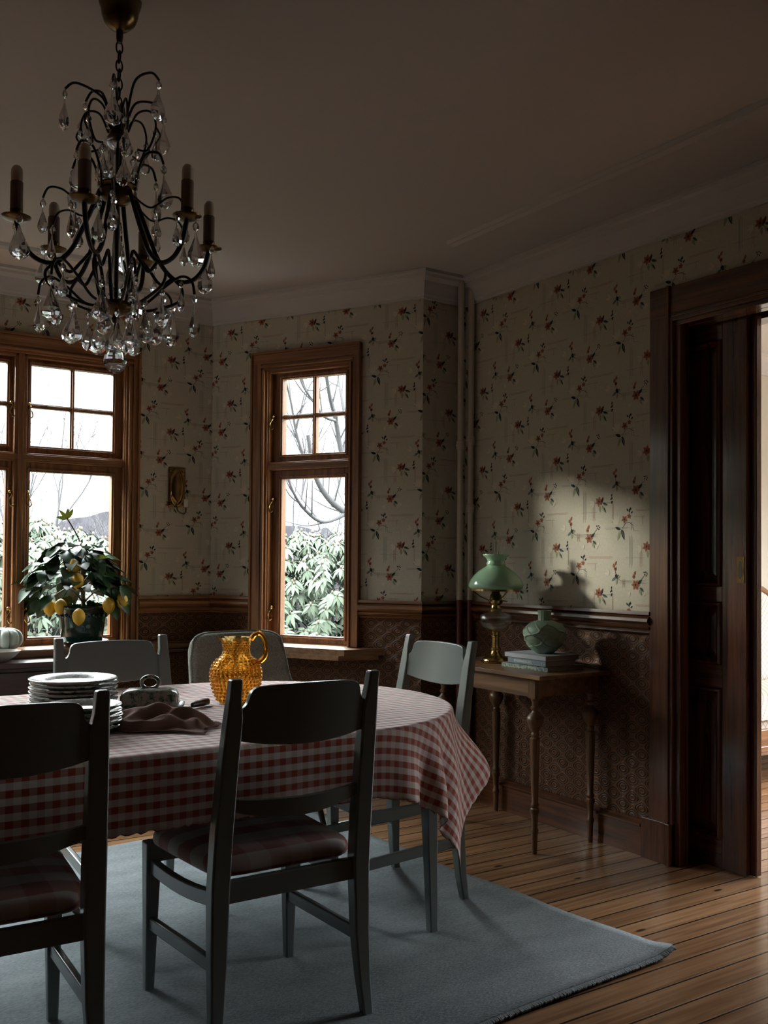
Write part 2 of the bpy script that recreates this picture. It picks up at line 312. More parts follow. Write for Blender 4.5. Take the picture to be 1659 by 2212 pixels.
# ------------------------------------------------------------------ mesh helpers
class MB:
    """collects faces, then links them as ONE mesh object"""
    def __init__(s):
        s.v = []; s.f = []; s.m = []; s.uv = []; s.cur = 0; s.X = None
    def vert(s, p):
        p = Vector(p)
        if s.X is not None: p = s.X @ p
        s.v.append(p); return len(s.v) - 1
    def face(s, ids, uv=None):
        s.f.append(ids); s.m.append(s.cur); s.uv.append(uv)
    def box(s, x0, x1, y0, y1, z0, z1):
        i = [s.vert((x, y, z)) for z in (z0, z1) for y in (y0, y1) for x in (x0, x1)]
        for q in ((0, 2, 3, 1), (4, 5, 7, 6), (0, 1, 5, 4), (2, 6, 7, 3), (0, 4, 6, 2), (1, 3, 7, 5)): s.face([i[k] for k in q])
        return s
    def loft(s, rings, close_u=True, cap=True, uvs=None):
        """rings: list of equal-length point lists"""
        n = len(rings[0]); ids = [[s.vert(p) for p in r] for r in rings]
        for a in range(len(rings) - 1):
            for k in range(n if close_u else n - 1):
                k2 = (k + 1) % n
                s.face([ids[a][k], ids[a][k2], ids[a + 1][k2], ids[a + 1][k]], None if uvs is None else [uvs[a][k], uvs[a][k2], uvs[a + 1][k2], uvs[a + 1][k]])
        if cap and close_u:
            s.face(list(reversed(ids[0]))); s.face(ids[-1])
        return s
    def lathe(s, prof, c=(0, 0, 0), seg=24, cap=True, rfn=None):
        """prof: [(r, z)] turned about z through c"""
        rings = []
        for r, z in prof:
            rings.append([(c[0] + (r if rfn is None else rfn(r, z, 2 * pi * k / seg)) * cos(2 * pi * k / seg), c[1] + (r if rfn is None else rfn(r, z, 2 * pi * k / seg)) * sin(2 * pi * k / seg), c[2] + z) for k in range(seg)])
        return s.loft(rings, True, cap)
    def tube(s, path, rad, seg=8, cap=True, flat=1.0):
        """round bar along a path; rad a number or a list; flat squashes the second axis"""
        P_ = [Vector(p) for p in path]; n = len(P_)
        if isinstance(rad, (int, float)): rad = [rad] * n
        rings = []; ref = None
        for i in range(n):
            d = (P_[min(i + 1, n - 1)] - P_[max(i - 1, 0)]).normalized()
            if ref is None:
                ref = Vector((0, 0, 1)) if abs(d.z) < 0.9 else Vector((1, 0, 0))
            a = (ref - d * ref.dot(d))
            a = a.normalized() if a.length > 1e-6 else d.orthogonal().normalized()
            b = d.cross(a); ref = a
            rings.append([P_[i] + (a * cos(2 * pi * k / seg) + b * sin(2 * pi * k / seg) * flat) * rad[i] for k in range(seg)])
        return s.loft(rings, True, cap)
    def bar(s, p, q, w0, d0, w1=None, d1=None, up=(0, 0, 1)):
        """rectangular bar from p to q, width along 'side', depth along the other axis"""
        p, q = Vector(p), Vector(q); w1 = w0 if w1 is None else w1; d1 = d0 if d1 is None else d1
        d = (q - p).normalized(); u = Vector(up); a = d.cross(u)
        a = a.normalized() if a.length > 1e-5 else Vector((1, 0, 0)); b = a.cross(d).normalized()
        r = lambda c, w, h: [c + a * w / 2 + b * h / 2, c - a * w / 2 + b * h / 2, c - a * w / 2 - b * h / 2, c + a * w / 2 - b * h / 2]
        return s.loft([r(p, w0, d0), r(q, w1, d1)], True, True)
    def poly(s, pts):
        s.face([s.vert(p) for p in pts]); return s
    def prism(s, pts, off):
        """closed polygon (3-D points) pushed along off"""
        o = Vector(off); a = [s.vert(p) for p in pts]; b = [s.vert(Vector(p) + o) for p in pts]; n = len(pts)
        s.face(list(reversed(a))); s.face(b)
        for k in range(n): s.face([a[k], a[(k + 1) % n], b[(k + 1) % n], b[k]])
        return s
    def ball(s, c, r, seg=12, rings=8, sz=1.0):
        return s.lathe([(max(1e-5, r * sin(pi * k / rings)), -r * sz * cos(pi * k / rings)) for k in range(rings + 1)], c, seg, False)
    def grid(s, fn, nu, nv, uvfn=None):
        ids = [[s.vert(fn(i / nu, j / nv)) for j in range(nv + 1)] for i in range(nu + 1)]
        for i in range(nu):
            for j in range(nv):
                q = ((i, j), (i + 1, j), (i + 1, j + 1), (i, j + 1))
                s.face([ids[a][b] for a, b in q], None if uvfn is None else [uvfn(a / nu, b / nv) for a, b in q])
        return s
    def mesh(s, name, mats):
        me = bpy.data.meshes.new(name); me.from_pydata([tuple(p) for p in s.v], [], s.f)
        for m in (mats if isinstance(mats, (list, tuple)) else [mats]): me.materials.append(MD[m] if isinstance(m, str) else m)
        me.polygons.foreach_set('material_index', s.m)
        if any(u is not None for u in s.uv):
            ul = me.uv_layers.new(name='UVMap')
            for p, u in zip(me.polygons, s.uv):
                if u is not None:
                    for li, q in zip(p.loop_indices, u): ul.data[li].uv = q
        return me
    def build(s, name, mats, parent=None, angle=40, bevel=0.0, fix=True, solid=0.0, sub=0):
        me = s.mesh(name, mats)
        if fix:
            b = bmesh.new(); b.from_mesh(me); bmesh.ops.recalc_face_normals(b, faces=b.faces); b.to_mesh(me); b.free()
        if angle:
            me.shade_smooth(); me.set_sharp_from_angle(angle=radians(angle))
        o = bpy.data.objects.new(name, me); COL.objects.link(o)
        if parent is not None: o.parent = parent
        if solid:
            md = o.modifiers.new('thickness', 'SOLIDIFY'); md.thickness = solid; md.offset = 0
        if bevel:
            md = o.modifiers.new('bevel', 'BEVEL'); md.width = bevel; md.segments = 2; md.limit_method = 'ANGLE'; md.angle_limit = radians(40); md.harden_normals = True
        if sub:
            md = o.modifiers.new('smooth', 'SUBSURF'); md.levels = sub; md.render_levels = sub
        return o

def tag(o, label=None, cat=None, group=None, kind=None):
    if label: o['label'] = label
    if cat: o['category'] = cat
    if group: o['group'] = group
    if kind: o['kind'] = kind
    return o
def thing(name, label, cat, loc=(0, 0, 0), rz=0.0, group=None, kind=None):
    o = bpy.data.objects.new(name, None); COL.objects.link(o); o.empty_display_size = 0.05
    o.location = loc; o.rotation_euler = (0, 0, rz)
    return tag(o, label, cat, group, kind)
def struct(o, label, cat): return tag(o, label, cat, None, 'structure')
def dup(root, loc, rz, label=None, group=None):
    r = root.copy(); COL.objects.link(r); r.location = loc; r.rotation_euler = (0, 0, rz)
    if label: r['label'] = label
    if group: r['group'] = group
    for ch in list(root.children):
        c = ch.copy(); COL.objects.link(c); c.parent = r
        for g in list(ch.children):
            d = g.copy(); COL.objects.link(d); d.parent = c
    return r
def smooth(a, b, x):  # eased 0..1 ramp
    t = min(1, max(0, (x - a) / (b - a))); return t * t * (3 - 2 * t)
def catmull(pts, n=6):
    pts = [Vector(p) for p in pts]; out = []
    for i in range(len(pts) - 1):
        p0 = pts[max(i - 1, 0)]; p1 = pts[i]; p2 = pts[i + 1]; p3 = pts[min(i + 2, len(pts) - 1)]
        for k in range(n):
            t = k / n
            out.append(0.5 * ((2 * p1) + (p2 - p0) * t + (2 * p0 - 5 * p1 + 4 * p2 - p3) * t * t + (3 * p1 - p0 - 3 * p2 + p3) * t ** 3))
    out.append(pts[-1]); return out

# ------------------------------------------------------------------ room shell
H = 2.70; CROWN0 = 2.57; RAIL0, RAIL1 = 0.926, 1.020; BASE1 = 0.150
XR = 3.183
CX, CY = 2.257, 5.193          # inner bay corner
EX, EY = 2.904, 4.021          # outer bay corner
LA = hypot(EX - CX, EY - CY)
AZ = atan2(EY - CY, EX - CX)
CLX, ELX = -0.96, -1.607      # the bay mirrored
XL, YB = -1.90, -1.70

# --- wallpaper motifs: polygons in (s, z), metres, material slot index
PM = ['paper', 'dado', 'orange', 'maroon', 'dark', 'teal', 'sage', 'pale', 'rline', 'tline', 'wood_x']
SL = {n: i for i, n in enumerate(PM)}
def m_leaf(cx, cy, ang, L, w, n=6):
    """leaf blade from (cx,cy) pointing along ang (degrees)"""
    a = radians(ang); up = []; dn = []
    for k in range(n + 1):
        t = k / n; h = w / 2 * sin(pi * t ** 0.8)
        up.append((cx + L * t * cos(a) - h * sin(a), cy + L * t * sin(a) + h * cos(a)))
        dn.append((cx + L * t * cos(a) + h * sin(a), cy + L * t * sin(a) - h * cos(a)))
    return up + dn[-2:0:-1]
def m_line(x0, y0, x1, y1, w):
    d = hypot(x1 - x0, y1 - y0); nx, ny = -(y1 - y0) / d * w / 2, (x1 - x0) / d * w / 2
    return [(x0 + nx, y0 + ny), (x1 + nx, y1 + ny), (x1 - nx, y1 - ny), (x0 - nx, y0 - ny)]
def m_disc(x, y, r, n=7): return [(x + r * cos(2 * pi * k / n), y + r * sin(2 * pi * k / n)) for k in range(n)]
MOT = []
def add(mat, pts): MOT.append((SL[mat], pts))
def hl(mat, x0, x1, z, n=1, gap=0.0052, w=0.0018):
    for k in range(n): add(mat, m_line(x0 + 0.006 * (k % 2), z - k * gap, x1 - 0.012 * (k % 2), z - k * gap, w))
def vl(mat, x, z0, z1, n=1, gap=0.0055, w=0.0017):
    for k in range(n): add(mat, m_line(x + k * gap, z0 - 0.008 * (k % 2), x + k * gap, z1 + 0.012 * (k % 2), w))
def star(x, z, r, mat, rot=0, n=6, core=True):
    for k in range(n):
        add(mat, m_leaf(x, z, rot + 360 * k / n, r, r * 0.62))
    for k in range(n): add('maroon', m_leaf(x, z, rot + 360 * k / n, r * 0.7, r * 0.10, 3))
    if core: add('dark', m_disc(x, z, r * 0.2))
def motifs():
    # lines first so that blooms lie over them
    hl('tline', 0.03, 0.095, -0.006, 2); hl('tline', -0.115, -0.012, -0.047, 1); vl('rline', -0.036, 0.004, -0.085, 3); vl('tline', -0.095, 0.05, -0.09, 4)
    vl('rline', 0.081, -0.006, -0.092, 2, 0.004); add('dark', m_disc(0.079, -0.094, 0.0018)); add('maroon', m_disc(0.089, -0.094, 0.0018))
    # A: star bloom with half petal, leaves and berry sprig
    for a in (200, 165, 235): add('pale', m_leaf(-0.028, -0.004, a, 0.03, 0.012))
    add('sage', m_leaf(0.006, -0.016, -88, 0.034, 0.014)); add('sage', m_leaf(0.018, -0.016, -58, 0.045, 0.013)); add('dark', m_leaf(0.028, -0.026, -58, 0.03, 0.006))
    add('teal', m_leaf(0.02, -0.006, -22, 0.036, 0.013)); add('dark', m_leaf(0.022, -0.007, -16, 0.032, 0.005))
    star(0, 0, 0.024, 'orange', 20); add('maroon', m_leaf(0.012, -0.012, 68, 0.036, 0.013)); add('dark', m_leaf(0.016, -0.010, 66, 0.030, 0.006))
    for x, z, a in ((0.074, 0.018, 75), (0.079, 0.006, 110), (0.067, 0.004, 40), (0.07, -0.006, 20), (0.074, -0.014, 70)): add('dark', m_leaf(x, z, a, 0.015, 0.007))
    # B
    bx, bz = -0.117, 0.117
    hl('rline', bx + 0.055, bx + 0.20, bz + 0.042, 2); hl('rline', bx + 0.045, bx + 0.11, bz + 0.012, 1); hl('tline', bx - 0.12, bx + 0.02, bz - 0.033, 2); vl('rline', bx + 0.095, bz + 0.012, bz - 0.02, 1)
    for a in (120, 100, 145, 80): add('pale', m_leaf(bx - 0.045, bz - 0.02, a, 0.045, 0.012))
    add('dark', m_line(bx - 0.018, bz - 0.036, bx + 0.002, bz - 0.012, 0.0018)); add('dark', m_line(bx + 0.002, bz - 0.012, bx + 0.025, bz - 0.014, 0.002)); add('dark', m_line(bx + 0.025, bz - 0.014, bx + 0.045, bz - 0.026, 0.002)); add('dark', m_line(bx + 0.038, bz - 0.01, bx + 0.03, bz - 0.018, 0.0016))
    add('teal', m_line(bx + 0.040, bz - 0.03, bx + 0.046, bz - 0.048, 0.0015)); add('sage', m_line(bx + 0.046, bz - 0.048, bx + 0.075, bz - 0.05, 0.0012)); add('teal', m_line(bx + 0.033, bz - 0.022, bx + 0.034, bz - 0.046, 0.0014))
    star(bx - 0.006, bz + 0.002, 0.019, 'orange', 50, 5); star(bx + 0.02, bz + 0.015, 0.013, 'orange', 10, 5, False)
    for x, z, a in ((0.022, 0.03, 100), (0.03, 0.026, 40), (0.02, 0.038, 60), (0.03, 0.04, 100), (0.014, 0.036, 120)): add('dark', m_leaf(bx + x, bz + z, a, 0.015, 0.007))
    add('dark', m_leaf(bx - 0.028, bz - 0.042, 160, 0.034, 0.013)); add('dark', m_leaf(bx - 0.022, bz - 0.04, -72, 0.05, 0.016)); add('teal', m_leaf(bx - 0.019, bz - 0.046, -72, 0.04, 0.005)); add('sage', m_leaf(bx - 0.03, bz - 0.046, -110, 0.046, 0.014))
    # C
    cx, cz = 0.095, 0.105
    add('pale', m_leaf(cx - 0.03, cz - 0.02, 130, 0.03, 0.012)); add('pale', m_leaf(cx - 0.032, cz - 0.024, 165, 0.03, 0.012))
    add('orange', m_leaf(cx, cz + 0.018, 60, 0.022, 0.011)); add('orange', m_leaf(cx - 0.004, cz + 0.006, 100, 0.02, 0.014)); add('orange', m_leaf(cx + 0.004, cz - 0.006, 80, 0.018, 0.012)); add('maroon', m_disc(cx + 0.002, cz + 0.002, 0.006)); add('maroon', m_line(cx, cz, cx + 0.006, cz - 0.02, 0.002))
    add('dark', m_leaf(cx + 0.006, cz - 0.02, -70, 0.024, 0.017)); add('dark', m_line(cx + 0.014, cz - 0.036, cx + 0.034, cz - 0.05, 0.002)); add('dark', m_disc(cx + 0.022, cz - 0.026, 0.003)); add('teal', m_leaf(cx + 0.006, cz - 0.034, 215, 0.03, 0.012)); add('sage', m_leaf(cx + 0.012, cz - 0.04, -95, 0.026, 0.014)); add('sage', m_leaf(cx + 0.016, cz - 0.036, 30, 0.018, 0.010))
    # D
    dx, dz = 0.213, 0.040
    hl('tline', dx - 0.09, dx + 0.055, dz + 0.018, 3); vl('rline', dx - 0.072, dz + 0.024, dz - 0.014, 3)
    for a, x, z in ((250, -0.03, -0.03), (215, -0.028, -0.03), (280, 0.05, -0.02), (300, 0.055, -0.02), (265, 0.048, -0.028)): add('pale', m_leaf(dx + x, dz + z, a, 0.022, 0.009))
    star(dx, dz, 0.024, 'orange', 0, 6); add('dark', m_leaf(dx + 0.012, dz + 0.004, 40, 0.03, 0.013)); add('teal', m_leaf(dx + 0.022, dz - 0.01, -40, 0.030, 0.013)); add('dark', m_leaf(dx + 0.024, dz - 0.011, -36, 0.025, 0.005)); add('sage', m_leaf(dx + 0.02, dz - 0.02, -60, 0.028, 0.012))
    add('orange', m_leaf(dx - 0.01, dz + 0.026, 95, 0.02, 0.015)); add('orange', m_leaf(dx - 0.008, dz + 0.04, 70, 0.022, 0.011)); add('maroon', m_disc(dx - 0.008, dz + 0.036, 0.004))
    add('dark', m_line(dx + 0.026, dz + 0.02, dx + 0.048, dz + 0.04, 0.0015))
    for x, z in ((0.05, 0.045), (0.058, 0.04), (0.046, 0.054), (0.056, 0.055), (0.063, 0.048)): add('dark', m_disc(dx + x, dz + z, 0.0032))
motifs()
def clip(poly, x0, x1, z0, z1):
    for ax, lim, sg in ((0, x0, 1), (0, x1, -1), (1, z0, 1), (1, z1, -1)):
        out = []; n = len(poly)
        for i in range(n):
            a, b = poly[i], poly[(i + 1) % n]; da = (a[ax] - lim) * sg; db = (b[ax] - lim) * sg
            if da >= 0: out.append(a)
            if (da >= 0) != (db >= 0):
                t = da / (da - db); out.append((a[0] + (b[0] - a[0]) * t, a[1] + (b[1] - a[1]) * t))
        poly = out
        if len(poly) < 3: return None
    return poly
PU, PV = 0.545, 0.405

def wall(name, org, rz, L, label, opening=None, paper=True, th=0.16, phase=(0.0, 1.292), mats=None, motif=True, top=H):
    """wall in its own frame: x along the wall, y outward, z up; opening = (s0, s1, z0, z1)"""
    b = MB(); o = opening
    xs = sorted({0.0, L, *((o[0], o[1]) if o else ())}); zs = sorted({0.0, RAIL1 - 0.03, top, *((o[2], o[3]) if o else ())})
    cells = []
    for i in range(len(xs) - 1):
        for j in range(len(zs) - 1):
            if o and xs[i] >= o[0] - 1e-6 and xs[i + 1] <= o[1] + 1e-6 and zs[j] >= o[2] - 1e-6 and zs[j + 1] <= o[3] + 1e-6: continue
            b.cur = SL['paper'] if zs[j] >= RAIL1 - 0.031 else SL['dado']
            b.box(xs[i], xs[i + 1], 0, th, zs[j], zs[j + 1])
            if zs[j] >= RAIL1 - 0.031: cells.append((xs[i], xs[i + 1], zs[j], min(zs[j + 1], CROWN0 + 0.01)))
    if motif and paper:
        for c in cells:
            for iu in range(floor((c[0] - phase[0]) / PU * 2) - 1, int((c[1] - phase[0]) / PU * 2) + 2):
                for iv in range(floor((c[2] - phase[1]) / PV) - 2, int((c[3] - phase[1]) / PV) + 2):
                    ou = phase[0] + iu * PU / 2; ov = phase[1] + iv * PV - (iu % 2) * PV / 2
                    if ou + 0.42 < c[0] or ou - 0.3 > c[1] or ov + 0.2 < c[2] or ov - 0.2 > c[3]: continue
                    for k, (mi, pts) in enumerate(MOT):
                        q = clip([(ou + p[0], ov + p[1]) for p in pts], *c)
                        if q:
                            b.cur = mi; y = -0.0003 - 0.000006 * k
                            b.poly([(p[0], y, p[1]) for p in q])
    ob = b.build(name, mats or PM, angle=0, fix=False)
    ob.location = (org[0], org[1], 0); ob.rotation_euler = (0, 0, rz)
    return struct(ob, label, 'wall')

# phases so that the paper falls as in the photograph: A bloom at (s, z)
BAYW = CX - CLX
def s_w(x): return x - CLX
op1 = (-0.461 - CLX, 1.762 - CLX, 0.745, 2.285)
wall('wall_bay_back', (CLX, CY), 0, BAYW, 'wallpapered end wall of the bay around the wide wooden window', op1, phase=(s_w(2.005), 1.535))
op2 = (0.385, 0.922, 0.745, 2.285)
wall('wall_bay_right', (CX, CY), AZ, LA, 'angled wallpapered bay wall holding the narrow window', op2, phase=(1.215, 1.305))
op3 = (LA - 0.922, LA - 0.385, 0.745, 2.285)
AZ3 = atan2(CY - EY, CLX - ELX)
wall('wall_bay_left', (ELX, EY), AZ3, LA, 'angled wallpapered bay wall out of view opposite the narrow window', op3, motif=False)
wall('wall_return_right', (EX, EY), 0, XR - EX, 'short shaded wallpapered return wall beside the two heating pipes', None, phase=(0.165, 1.19))
wall('wall_return_left', (XL, EY), 0, ELX - XL, 'short return wall on the far side of the bay', None, motif=False)
DOOR_OPEN = (EY - 2.64, EY - 0.86, 0.0, 2.215)
wall('wall_right', (XR, EY), -pi / 2, EY - YB, 'long wallpapered wall with patterned brown dado behind the side table', DOOR_OPEN, th=0.045, phase=(EY - 3.336, 1.292))
wall('wall_right_outer', (XR + 0.217, 4.40), -pi / 2, 4.40 - YB, 'plain back leaf of the wall that hides the sliding door pocket', (4.40 - 2.64, 4.40 - 0.86, 0.0, 2.215), th=0.05, mats=['cream'] * len(PM), motif=False)
wall('wall_left', (XL, YB), pi / 2, EY - YB, 'wall out of view across the dining room, made dark to cut bounced light', None, motif=False, mats=['wood_z'] * len(PM))  # dark wood put on this unseen wall to weaken bounced light
wall('wall_back', (XR, YB), pi, XR - XL, 'unseen wall behind the viewpoint, made dark to cut bounced light', None, motif=False, mats=['wood_z'] * len(PM))  # unseen; finish made dark so less light bounces onto the chairs

# floor and ceiling follow the room outline; the floor runs on into the next room
FP = [(XL - .16, YB - .16), (7.0, YB - .16), (7.0, 4.45), (XR + .27, 4.45), (XR + .05, EY + .15), (EX + .14, EY + .10), (CX + .10, CY + .16), (CLX - .10, CY + .16), (ELX - .14, EY + .10), (XL - .16, EY + .16)]
f = MB(); f.prism([(x, y, -0.10) for x, y in FP], (0, 0, 0.10)); struct(f.build('floor', 'floor', angle=0), 'worn varnished pine floorboards running across both rooms', 'floor')
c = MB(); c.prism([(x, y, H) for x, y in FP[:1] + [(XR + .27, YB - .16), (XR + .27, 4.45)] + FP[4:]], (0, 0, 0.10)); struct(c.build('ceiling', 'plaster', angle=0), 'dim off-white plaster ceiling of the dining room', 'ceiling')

def run(prof, s0, s1, b, m0=0.0, m1=0.0):
    """sweep a (y, z) profile along x; m0/m1 mitre slopes at both ends"""
    r0 = [(s0 + m0 * y, y, z) for y, z in prof]; r1 = [(s1 + m1 * y, y, z) for y, z in prof]
    b.loft([r0, r1], True, True)
CROWN = [(0.0, CROWN0), (-0.016, CROWN0), (-0.018, CROWN0 + .012), (-0.026, CROWN0 + .02), (-0.034, CROWN0 + .05), (-0.05, CROWN0 + .082), (-0.076, CROWN0 + .098), (-0.080, CROWN0 + .110), (-0.094, CROWN0 + .116), (-0.096, H - 0.0005), (0.0, H - 0.0005)]
RAIL = [(0.0, RAIL0), (-0.016, RAIL0), (-0.022, RAIL0 + .006), (-0.016, RAIL0 + .013), (-0.026, RAIL0 + .020), (-0.030, RAIL0 + .028), (-0.020, RAIL0 + .033), (-0.030, RAIL0 + .040), (-0.038, RAIL0 + .052), (-0.036, RAIL0 + .064), (-0.026, RAIL0 + .072), (-0.018, RAIL0 + .074), (-0.028, RAIL0 + .080), (-0.026, RAIL1), (0.0, RAIL1)]
BASE = [(0.0, 0.0), (-0.022, 0.0), (-0.022, 0.118), (-0.030, 0.124), (-0.030, 0.132), (-0.018, 0.140), (-0.016, BASE1), (0.0, BASE1)]
def trim(name, prof, org, rz, spans, mat, label, cat, m=(0, 0)):
    b = MB()
    for k, (a, e) in enumerate(spans): run(prof, a, e, b, m[0] if k == 0 else 0, m[1] if k == len(spans) - 1 else 0)
    o = b.build(name, mat, angle=30); o.location = (org[0], org[1], 0); o.rotation_euler = (0, 0, rz)
    return struct(o, label, cat)
ti = math.tan(radians(61.1) / 2); to = math.tan(radians(61.1) / 2)
RWL = EY - YB
WALLS = [('bay end wall', (CLX, CY), 0, BAYW, (-ti, ti)), ('angled bay wall', (CX, CY), AZ, LA, (-ti, -to)), ('short return wall by the pipes', (EX, EY), 0, XR - EX, (to, 1)), ('door wall', (XR, EY), -pi / 2, RWL, (-1, 1)), ('wall across the room', (XL, YB), pi / 2, RWL, (-1, 1)), ('back wall', (XR, YB), pi, XR - XL, (-1, 1)), ('far angled bay wall', (ELX, EY), AZ3, LA, (to, ti)), ('far return wall', (XL, EY), 0, ELX - XL, (-1, -to))]
CASW = [[(0, -0.545 - CLX), (1.828 - CLX, BAYW)], [(0, .29), (.985, LA)], [(0, XR - EX)], [(0, EY - 2.755), (EY - .75, RWL)], [(0, RWL)], [(0, XR - XL)], [(0, LA - .985), (LA - .29, LA)], [(0, ELX - XL)]]
for k, (nm, org, rz, L, m) in enumerate(WALLS):
    # y is negative inside, so a mitre slope of +t at the start trims / extends accordingly
    trim('trim_%d' % (k + 1), CROWN, org, rz, [(0, L)], 'crown', 'pale moulded cornice along the top of the ' + nm, 'cornice', m)
for k, (nm, org, rz, L, m) in enumerate(WALLS):
    trim('trim_%d' % (k + 11), RAIL, org, rz, CASW[k], 'wood_x' if k not in (0, 1) else 'win_x', 'varnished dado rail along the ' + nm, 'dado rail', m)
    sp = [(0, L)] if k != 3 else [(0, EY - 2.80), (EY - .70, L)]
    trim('baseboard_' + nm.replace(' ', '_'), BASE, org, rz, sp, 'wood_x', 'varnished skirting board along the ' + nm, 'baseboard', m)
# ceiling frame mouldings
b = MB(); pr = [(0.0, H - .0005), (0.008, H - .016), (0.026, H - .010), (0.040, H - .022), (0.062, H - .0005)]
b.loft([[(2.69 + y, -1.4, z) for y, z in pr], [(2.69 + y, 3.55, z) for y, z in pr]]); struct(b.build('trim_21', 'crown', angle=20), 'thin raised plaster strip crossing the ceiling above the side table', 'ceiling moulding')
b = MB(); b.loft([[(-.2, 4.74 + y, z) for y, z in pr], [(1.72, 4.74 + y, z) for y, z in pr]]); struct(b.build('trim_22', 'crown', angle=20), 'thin raised plaster strip on the ceiling inside the bay', 'ceiling moulding')

# ------------------------------------------------------------------ windows (frame: x along the wall, y outward)
def window(name, org, rz, lights, s_out, label, casw=(0.10, 0.075)):
    """lights: [(pane_s0, pane_s1)], s_out = outer edges of the casing"""
    r = thing(name, label, 'window', (org[0], org[1], 0), rz, None, 'structure')
    a0, a1 = s_out; i0, i1 = a0 + casw[0], a1 - casw[1]
    PB, PT, UB, UT = 0.811, 1.677, 1.812, 2.236
    D = 0.077                                    # glass plane
    top = 2.381
    # casing: board, bead and inner mouldings
    b = MB()
    for (x0, x1, sg) in ((a0, i0, 1), (a1, i1, -1)):
        e = [x0, x0 + sg * 0.012, x0 + sg * (abs(x1 - x0) - 0.034), x0 + sg * (abs(x1 - x0) - 0.022), x0 + sg * (abs(x1 - x0) - 0.011), x1]
        y = [-0.034, -0.024, -0.019, -0.030, -0.012]
        for k in range(5): b.box(min(e[k], e[k + 1]), max(e[k], e[k + 1]), y[k], 0.02, 0.77, top - (0 if k < 2 else 0.10 + 0 * k))
    b.build('casing', 'win_z', r, angle=0, bevel=0.002)
    b = MB(); tz = [top, top - 0.012, top - 0.066, top - 0.078, top - 0.089, top - 0.10]
    for k in range(5): b.box(a0 + (0 if k < 2 else casw[0] - 0.034), a1 - (0 if k < 2 else casw[1] - 0.034), [-0.034, -0.024, -0.019, -0.030, -0.012][k] - 0.001, 0.02, tz[k + 1], tz[k])
    b.build('head_casing', 'win_x', r, angle=0, bevel=0.002)
    # frame (jambs, head, mullions, transom, sill rail)
    b = MB(); b.box(i0 - 0.03, i0 + 0.006, 0.0, 0.10, 0.75, top - 0.09); b.box(i1 - 0.006, i1 + 0.03, 0.0, 0.10, 0.75, top - 0.09)
    mull = []
    for k in range(len(lights) - 1):
        m = (lights[k][1] + lights[k + 1][0]) / 2; mull.append(m)
        b.box(m - 0.031, m + 0.031, 0.0, 0.10, 0.77, top - 0.10)
        b.box(m - 0.014, m + 0.014, -0.008, 0.0, 0.77, top - 0.10)
    b.build('frame', 'win_z', r, angle=0, bevel=0.003)
    b = MB(); b.box(i0, i1, 0.0, 0.10, top - 0.115, top - 0.085); b.box(i0, i1, 0.03, 0.10, 0.75, 0.772)
    b.build('head_jamb', 'win_x', r, angle=0, bevel=0.002)
    b = MB(); b.box(i0 + 0.002, i1 - 0.002, 0.004, 0.095, 1.725, 1.768); b.box(i0 + 0.002, i1 - 0.002, -0.003, 0.01, 1.734, 1.760); b.build('transom', 'win_x', r, angle=0, bevel=0.003)
    edges = [i0 + 0.006] + [m + d for m in mull for d in (-0.031, 0.031)] + [i1 - 0.006]
    for k, (p0, p1) in enumerate(lights):
        e0, e1 = edges[2 * k], edges[2 * k + 1]
        for nm, z0, z1, s0, s1 in (('upper_sash', UB, UT, 1.768, top - 0.115), ('lower_sash', PB, PT, 0.772, 1.725)):
            b = MB()
            b.box(e0, p0, 0.045, 0.090, s0, s1); b.box(p1, e1, 0.045, 0.090, s0, s1); b.box(p0, p1, 0.045, 0.090, s0, z0); b.box(p0, p1, 0.045, 0.090, z1, s1)
            # stepped glazing bead
            for x0, x1, q0, q1 in ((p0 - .018, p0 - .009, z0 - .018, z1 + .018), (p1 + .009, p1 + .018, z0 - .018, z1 + .018)): b.box(x0, x1, 0.038, 0.05, q0, q1)
            for q0, q1 in ((z0 - .018, z0 - .009), (z1 + .009, z1 + .018)): b.box(p0 - .018, p1 + .018, 0.038, 0.05, q0, q1)
            if nm == 'upper_sash':
                m = (p0 + p1) / 2; zc = (z0 + z1) / 2
                b.box(m - 0.011, m + 0.011, 0.056, 0.090, z0, z1); b.box(p0, p1, 0.056, 0.090, zc - 0.011, zc + 0.011)
                b.box(m - 0.004, m + 0.004, 0.044, 0.06, z0, z1); b.box(p0, p1, 0.044, 0.06, zc - 0.004, zc + 0.004)
            b.build(nm, 'win_z', r, angle=0, bevel=0.002)
            g = MB(); g.box(p0 - .004, p1 + .004, D - 0.0015, D + 0.0015, z0 - .004, z1 + .004)
            g.build('pane', 'pane', r, angle=0)
        # iron casement hooks on the hinge side
        for z in (0.93, 1.53, 1.99):
            h = MB(); x = e0 + 0.012 if k == len(lights) - 1 else e1 - 0.012
            h.box(x - .010, x + .010, 0.026, 0.042, z + .024, z + .04)
            h.tube(catmull([(x, 0.030, z + .032), (x + .006, 0.008, z + .02), (x - .010, 0.004, z - .010), (x + .002, 0.0, z - .040), (x + .017, 0.004, z - .028), (x + .012, 0.010, z)], 5), 0.0034, 6)
            h.ball((x, 0.020, z + .036), 0.009, 8, 6); h.build('window_hook', 'brass', r, angle=40)
    return r
L1 = [(-0.399 - CLX, 0.033 - CLX), (0.154 - CLX, 0.586 - CLX), (0.707 - CLX, 1.139 - CLX), (1.26 - CLX, 1.692 - CLX)]
window('window_1', (CLX, CY), 0, L1, (-0.531 - CLX, 1.824 - CLX), 'wide brown wooden window with two lights in view behind the lemon tree', (0.075, 0.075))
window('window_2', (CX, CY), AZ, [(0.452, 0.856)], (0.288, 0.985), 'tall narrow brown wooden window in the angled bay wall')
